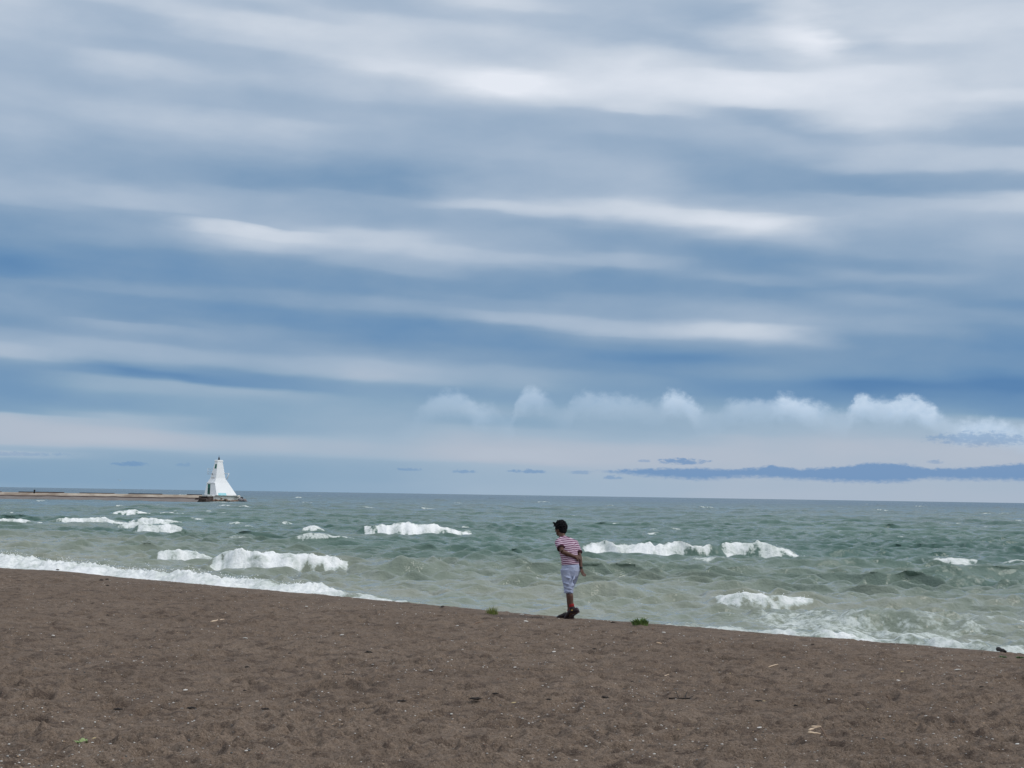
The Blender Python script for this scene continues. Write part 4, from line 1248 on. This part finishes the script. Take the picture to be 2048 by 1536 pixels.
NAMED = [
    (646, 1358, 15, 'grey', 'flat pale grey stone lying on bare sand left of the middle of the beach'),
    (455, 1461, 13, 'grey', 'oval pale grey pebble between the tyre tracks at lower left'),
    (490, 1281, 12, 'white', 'long white pebble a little below the bleached stick at left'),
    (683, 1276, 10, 'white', 'round white pebble on the upper beach between the stick and the grass tuft'),
    (385, 1337, 8, 'white', 'white pebble far left of the flat pale grey stone'),
    (166, 1382, 8, 'tan', 'upright tan pebble on the left side of the beach'),
    (371, 1384, 10, 'white', 'white pebble tucked under a black chip on the left'),
    (320, 1414, 7, 'white', 'narrow white shell chip left of the dark bark in the hollow'),
    (364, 1418, 8, 'grey', 'grey pebble touching the dark bark in the hollow at left'),
    (187, 1483, 10, 'yellow', 'yellowish flat pebble above the pale green sprig'),
    (127, 1490, 7, 'tan', 'small tan pebble left of the pale green sprig'),
    (45, 1509, 12, 'grey', 'grey flat stone in the gravelly bottom left corner'),
    (198, 1520, 9, 'grey', 'round grey stone below the pale green sprig'),
    (492, 1523, 8, 'white', 'white pebble at the bottom edge, left of centre'),
    (107, 1271, 8, 'white', 'white pebble alone on the upper left of the beach'),
    (613, 1218, 7, 'white', 'white pebble close to the foam line at left'),
    (794, 1253, 6, 'white', 'small white pebble below the end of the foam line'),
    (914, 1254, 7, 'white', 'white pebble below and left of the grass tuft'),
    (1044, 1232, 11, 'white', 'flat white stone on the crest between the grass tuft and the person'),
    (1052, 1245, 10, 'white', 'white pebble just below the flat white stone near the person'),
    (1108, 1309, 8, 'white', 'white pebble straight below the person'),
    (1328, 1268, 9, 'white', 'white pebble below the leafy plant'),
    (1318, 1292, 13, 'tan', 'long beige stone below the leafy plant'),
    (1029, 1334, 8, 'white', 'white pebble in the middle of the beach'),
    (861, 1350, 10, 'grey', 'pale grey chip among small stones left of centre'),
    (1028, 1411, 12, 'yellow', 'creamy yellow flat pebble right of the row of dark bark'),
    (779, 1417, 8, 'grey', 'grey pebble at the left end of the row of dark bark'),
    (1349, 1321, 6, 'white', 'small white pebble on the right of the long beige stone'),
    (1509, 1503, 15, 'grey', 'large pale grey stone at the bottom right'),
    (1519, 1464, 11, 'white', 'flat white pebble above the large pale grey stone'),
    (2032, 1464, 17, 'grey', 'long flat grey stone by the right edge'),
    (2034, 1493, 9, 'white', 'white pebble below the long flat grey stone at right'),
    (1968, 1521, 9, 'white', 'white chip in the bottom right corner'),
    (1915, 1336, 14, 'white', 'bright white flat stone on the upper right of the beach'),
    (1789, 1440, 6, 'yellow', 'little yellow pebble right of the thin straw'),
    (1852, 1445, 7, 'white', 'slanting white shell chip right of the little yellow pebble'),
    (1742, 1400, 9, 'white', 'white pebble left of the diagonal twig'),
    (1870, 1383, 11, 'tan', 'beige stone with a whitish pebble above it, at right'),
    (1864, 1375, 6, 'white', 'whitish pebble resting above the beige stone at right'),
    (1797, 1365, 9, 'white', 'white pebble above the diagonal twig'),
    (1817, 1328, 10, 'tan', 'curved beige shell below the foam at right'),
    (1804, 1346, 7, 'yellow', 'yellow pebble under the curved beige shell'),
    (1690, 1343, 8, 'grey', 'pale chip in a sprinkle of small stones at right'),
    (1568, 1315, 8, 'white', 'white pebble above the thin pale stick at right'),
    (1611, 1291, 7, 'white', 'white pebble on the crest beside a dark chip'),
    (1528, 1401, 7, 'yellow', 'cream pebble left of the dark hollow stick'),
    (1701, 1520, 7, 'slate', 'bluish pebble at the bottom, right of the split driftwood'),
    (1606, 1505, 16, 'slate', 'dark slate stone right of the large pale grey stone'),
    (1967, 1420, 7, 'tan', 'brown pebble below the dark chunk on the right'),
    (1951, 1505, 6, 'white', 'round white pebble near the little stick in the bottom right corner'),
    (1049, 1358, 7, 'slate', 'blue grey pebble in the middle of the beach below the white one'),
    (1002, 1256, 12, 'rust', 'reddish brown chip below the grass tuft'),
]
for i, (px, py, w, col, lb) in enumerate(NAMED):
    pebble(px, py, w, col, lb, .26 if w > 10 else .32, idx=i)


def bark(px, py, wpx, label, th=.10, ang=0.0):
    p = on_sand(px, py); d = p.y; L_ = wpx / F * d
    rs = random.Random(int(px)); bm = bmesh.new()
    n = 7; pts = []; rad = []
    for k in range(n):
        t = k / (n - 1) - .5
        pts.append((t * L_, rs.uniform(-.1, .1) * L_, L_ * th * (.55 + rs.uniform(-.2, .2) - 1.2 * t * t)))
        e = max(.12, 1 - (2 * abs(t)) ** 2.2)
        rad.append((L_ * th * 1.5 * e, L_ * th * .8 * e * rs.uniform(.7, 1.2)))
    tube(bm, pts, rad, (0, 0, 1), 8)
    o = bobj('bark_piece', bm, STONE['dark'], smooth=False)
    o.location = p + Vector((0, 0, .022)); o.rotation_euler = (0, 0, ang)
    return tag(o, label, 'driftwood', 'dark bark pieces on the sand')


for a in [(383, 1420, 21, 'dark bark piece lying in a hollow at lower left, beside a grey pebble'), (530, 1423, 19, 'left one of two black bark slivers lying close together'),
          (567, 1421, 20, 'right one of two black bark slivers lying close together'), (803, 1415, 20, 'dark bark sliver at the left end of the row in the middle of the beach'),
          (951, 1409, 27, 'longest dark bark piece in the middle of the beach'), (990, 1407, 15, 'short dark bark piece next to the longest one'),
          (1098, 1409, 14, 'dark bark scrap below the person'), (1209, 1398, 19, 'dark tilted bark piece between the person and the forked twig'),
          (236, 1421, 20, 'thin curved dark bark strip at far left'), (1189, 1307, 10, 'small dark bark strip under the person, near the crest'),
          (737, 1314, 17, 'thin dark bark strip on the left half of the upper beach'), (489, 1389, 8, 'tiny dark chip above the two black slivers'),
          (494, 1343, 11, 'little dark chip below the long white pebble'), (215, 1236, 7, 'dark chip on the upper left of the beach'),
          (579, 1316, 7, 'dark chip left of the thin dark strip'), (1109, 1354, 6, 'dark chip in the middle of the beach below a white pebble'),
          (1264, 1366, 8, 'dark chip above the forked twig'), (1572, 1343, 7, 'black chip below the thin pale stick'),
          (1925, 1386, 15, 'thick dark chunk on the right of the beach'), (1819, 1385, 13, 'dark strip between the diagonal twig and the beige stone'),
          (1963, 1387, 10, 'dark strip right of the thick dark chunk'), (1571, 1378, 25, 'long dark hollow stick on the right half of the beach'),
          (1591, 1425, 10, 'black chip left above the split driftwood'), (1517, 1414, 16, 'dark crumbling bark left of the split driftwood'),
          (1822, 1505, 8, 'black chip right of the split driftwood, near the bottom'), (1185, 1477, 8, 'black chip beside the tyre track, right of centre'),
          (1354, 1511, 7, 'black chip at the bottom, right of centre'), (203, 1164, 9, 'left chip of the dark trio near the foam at far left'),
          (214, 1163, 8, 'right chip of the dark trio near the foam at far left'), (215, 1175, 8, 'lowest chip of the dark trio near the foam at far left'),
          (885, 1217, 9, 'dark chip on the crest left of the grass tuft'), (1226, 1246, 9, 'dark chip on the crest between the person and the leafy plant'),
          (1625, 1291, 9, 'dark chip beside a white pebble on the right crest'), (115, 1143, 8, 'dark chip standing on the crest at far left')]:
    bark(a[0], a[1], a[2], a[3], .20 if a[2] < 12 else .15)


def stick(name, p1, p2, r, mat, label, up1=.0, up2=.0, extra=None, cat='stick', group=None):
    a = on_sand(*p1); b = on_sand(*p2); c = a
    bm = bmesh.new(); rs = random.Random(int(p1[0]))
    def branch(q1, q2, ra, rb, bend=.018):
        ln = (q2 - q1).length
        pts = [q1.lerp(q2, k / 6) + Vector((0, rs.uniform(-1, 1), rs.uniform(-.3, 1))) * ln * bend * (0 if k in (0, 6) else 1) for k in range(7)]
        tube(bm, [p - c for p in pts], [ra + (rb - ra) * k / 6 for k in range(7)], (0, 0, 1), 8)
    A = a + Vector((0, 0, r + up1)); B = b + Vector((0, 0, r + up2))
    branch(A, B, r, r * .55)
    for (t, q, rr, u) in (extra or []):
        branch(A.lerp(B, t), on_sand(*q) + Vector((0, 0, rr + u)), rr, rr * .5)
    o = bobj(name, bm, STONE[mat]); o.location = c
    return tag(o, label, cat, group)


stick('driftwood_stick', (422, 1247), (448, 1243), .012, 'wood', 'bleached pale stick on the upper left of the beach', .0, .03)
def split_wood():
    spl = [((1618, 1477), (1640, 1469), .009, 'topmost pale splinter of the driftwood pile at lower right', .05),
           ((1617, 1480), (1641, 1474), .009, 'lowest pale splinter of the driftwood pile at lower right', .03),
           ((1624, 1475), (1642, 1472), .007, 'short pale splinter in the middle of the driftwood pile at lower right', .07)]
    for p1, p2, r, lb, u in spl: stick('driftwood_splinter', p1, p2, r, 'wood', lb, u, u, None, 'driftwood', 'split driftwood at lower right')
split_wood()
stick('driftwood_stick', (1641, 1464), (1656, 1478), .008, 'brown', 'thin brown stick leaning against the split driftwood', .03, .0)
stick('driftwood_stick', (1537, 1334), (1556, 1332), .008, 'wood', 'thin pale stick lying level on the right half of the beach')
stick('driftwood_stick', (1124, 1484), (1152, 1485), .008, 'brown', 'orange brown stick by the tyre track in the lower middle')
stick('driftwood_stick', (1022, 1469), (1036, 1464), .006, 'wood', 'small pale stick by the tyre track in the middle')
stick('driftwood_stick', (1767, 1381), (1779, 1392), .009, 'brown', 'diagonal brown twig on the right half of the beach')
stick('straw', (1809, 1432), (1811, 1416), .0025, 'brown', 'thin upright straw on the right of the beach', 0, .04, None, 'straw')
stick('straw', (1713, 1391), (1713, 1385), .0025, 'brown', 'short pale straw left of the diagonal twig', 0, .03, None, 'straw')
stick('driftwood_stick', (1990, 1504), (2006, 1508), .008, 'brown', 'brown stick in the bottom right corner')
stick('driftwood_stick', (1936, 1325), (1952, 1333), .007, 'brown', 'thin brown twig right of the bright white flat stone')
stick('driftwood_stick', (802, 1474), (812, 1462), .006, 'brown', 'thin bent brown twig in the lower middle left')
stick('forked_twig', (1338, 1393), (1402, 1399), .008, 'dark', 'dark forked twig lying right of the middle of the beach', 0, 0, [(.5, (1374, 1386), .006, .02), (.6, (1396, 1391), .006, .01), (.3, (1352, 1389), .005, .02)], 'twig')
stick('driftwood_log', (1996, 1302), (2011, 1306), .03, 'dark', 'dark stub of a log on the crest at the right edge', .02, .0, None, 'driftwood')
stick('driftwood_stick', (1324, 1353), (1338, 1351), .007, 'wood', 'yellowish stick above the forked twig')
stick('driftwood_stick', (950, 1248), (968, 1245), .008, 'brown', 'dark brown stick below the grass tuft, left of the reddish chip')


def small_pebbles():
    rs = random.Random(77)
    cols = ['white'] * 5 + ['grey'] * 5 + ['tan', 'yellow', 'slate', 'slate', 'rust']
    words = {'white': 'white', 'grey': 'pale grey', 'tan': 'tan', 'yellow': 'yellowish', 'slate': 'slate blue', 'rust': 'rust coloured'}
    n = 0
    while n < 215:
        px = rs.uniform(4, 2044); t = rs.random()
        crest = float(np.interp(px, [e[0] for e in EDGE], [e[1] for e in EDGE]))
        py = crest + 5 + (1532 - crest) * t ** 1.25
        c = rs.choice(cols); w = rs.uniform(2.6, 5.2) * (.85 + .35 * (py - 1140) / 400)
        pebble(px, py, w, c, 'small %s pebble scattered on the brown sand' % words[c], .34, 'pebble', 'pebble', 'small %s pebbles on the sand' % words[c], n)
        n += 1


small_pebbles()


def gravel():
    rs = np.random.RandomState(8)
    base = [rock_mesh('g', 1.0, 400 + i, 1, .6) for i in range(4)]
    arr = []
    for me in base:
        co = np.empty(len(me.vertices) * 3); me.vertices.foreach_get('co', co); co = co.reshape(-1, 3)
        fa = np.array([list(p.vertices) for p in me.polygons]); arr.append((co, fa)); bpy.data.meshes.remove(me)
    V_, F_, I_ = [], [], []; off = 0
    n = 0
    while n < 10000:
        y = 10.2 * (36 / 10.2) ** rs.rand(); x = (rs.rand() * 2 - 1) * .36 * y
        t = float(shore_t(x, y))
        if t > .3: continue
        cl = float(pn(np.array([x * .5]), np.array([y * .5]), 90)[0]) + float(pn(np.array([x * 1.7]), np.array([y * 1.7]), 91)[0]) * .6
        corner = .4 * float(sstep(-x, 2.2, 3.4) * sstep(12.8 - y, 0, 1.2))
        strand = math.exp(-((t + 1.6) / .9) ** 2) * .35
        if rs.rand() > .22 + cl * .7 + corner + strand: continue
        r = (.0028 + .009 * rs.rand() ** 2.2) * 1
        co, fa = arr[rs.randint(4)]
        a = rs.uniform(0, 6.28); ca, sa = math.cos(a), math.sin(a)
        q = co * np.array([r * rs.uniform(.8, 1.5), r, r * .8])
        q = np.stack([q[:, 0] * ca - q[:, 1] * sa, q[:, 0] * sa + q[:, 1] * ca, q[:, 2]], 1) + np.array([x, y, bz(x, y) + r * .25])
        V_.append(q); F_.append(fa + off); off += len(q); I_.append(np.full(len(fa), rs.choice([0, 0, 0, 1, 1, 2, 4])))
        n += 1
    me = bpy.data.meshes.new('gravel')
    me.from_pydata(np.concatenate(V_).tolist(), [], np.concatenate(F_).tolist())
    o = link('gravel', me, [STONE['white'], STONE['grey'], STONE['tan'], STONE['yellow'], STONE['slate']])
    me.polygons.foreach_set('material_index', np.concatenate(I_).astype(np.int32))
    tag(o, 'fine pale gravel and shell bits strewn over the brown sand', 'gravel', kind='stuff')


gravel()
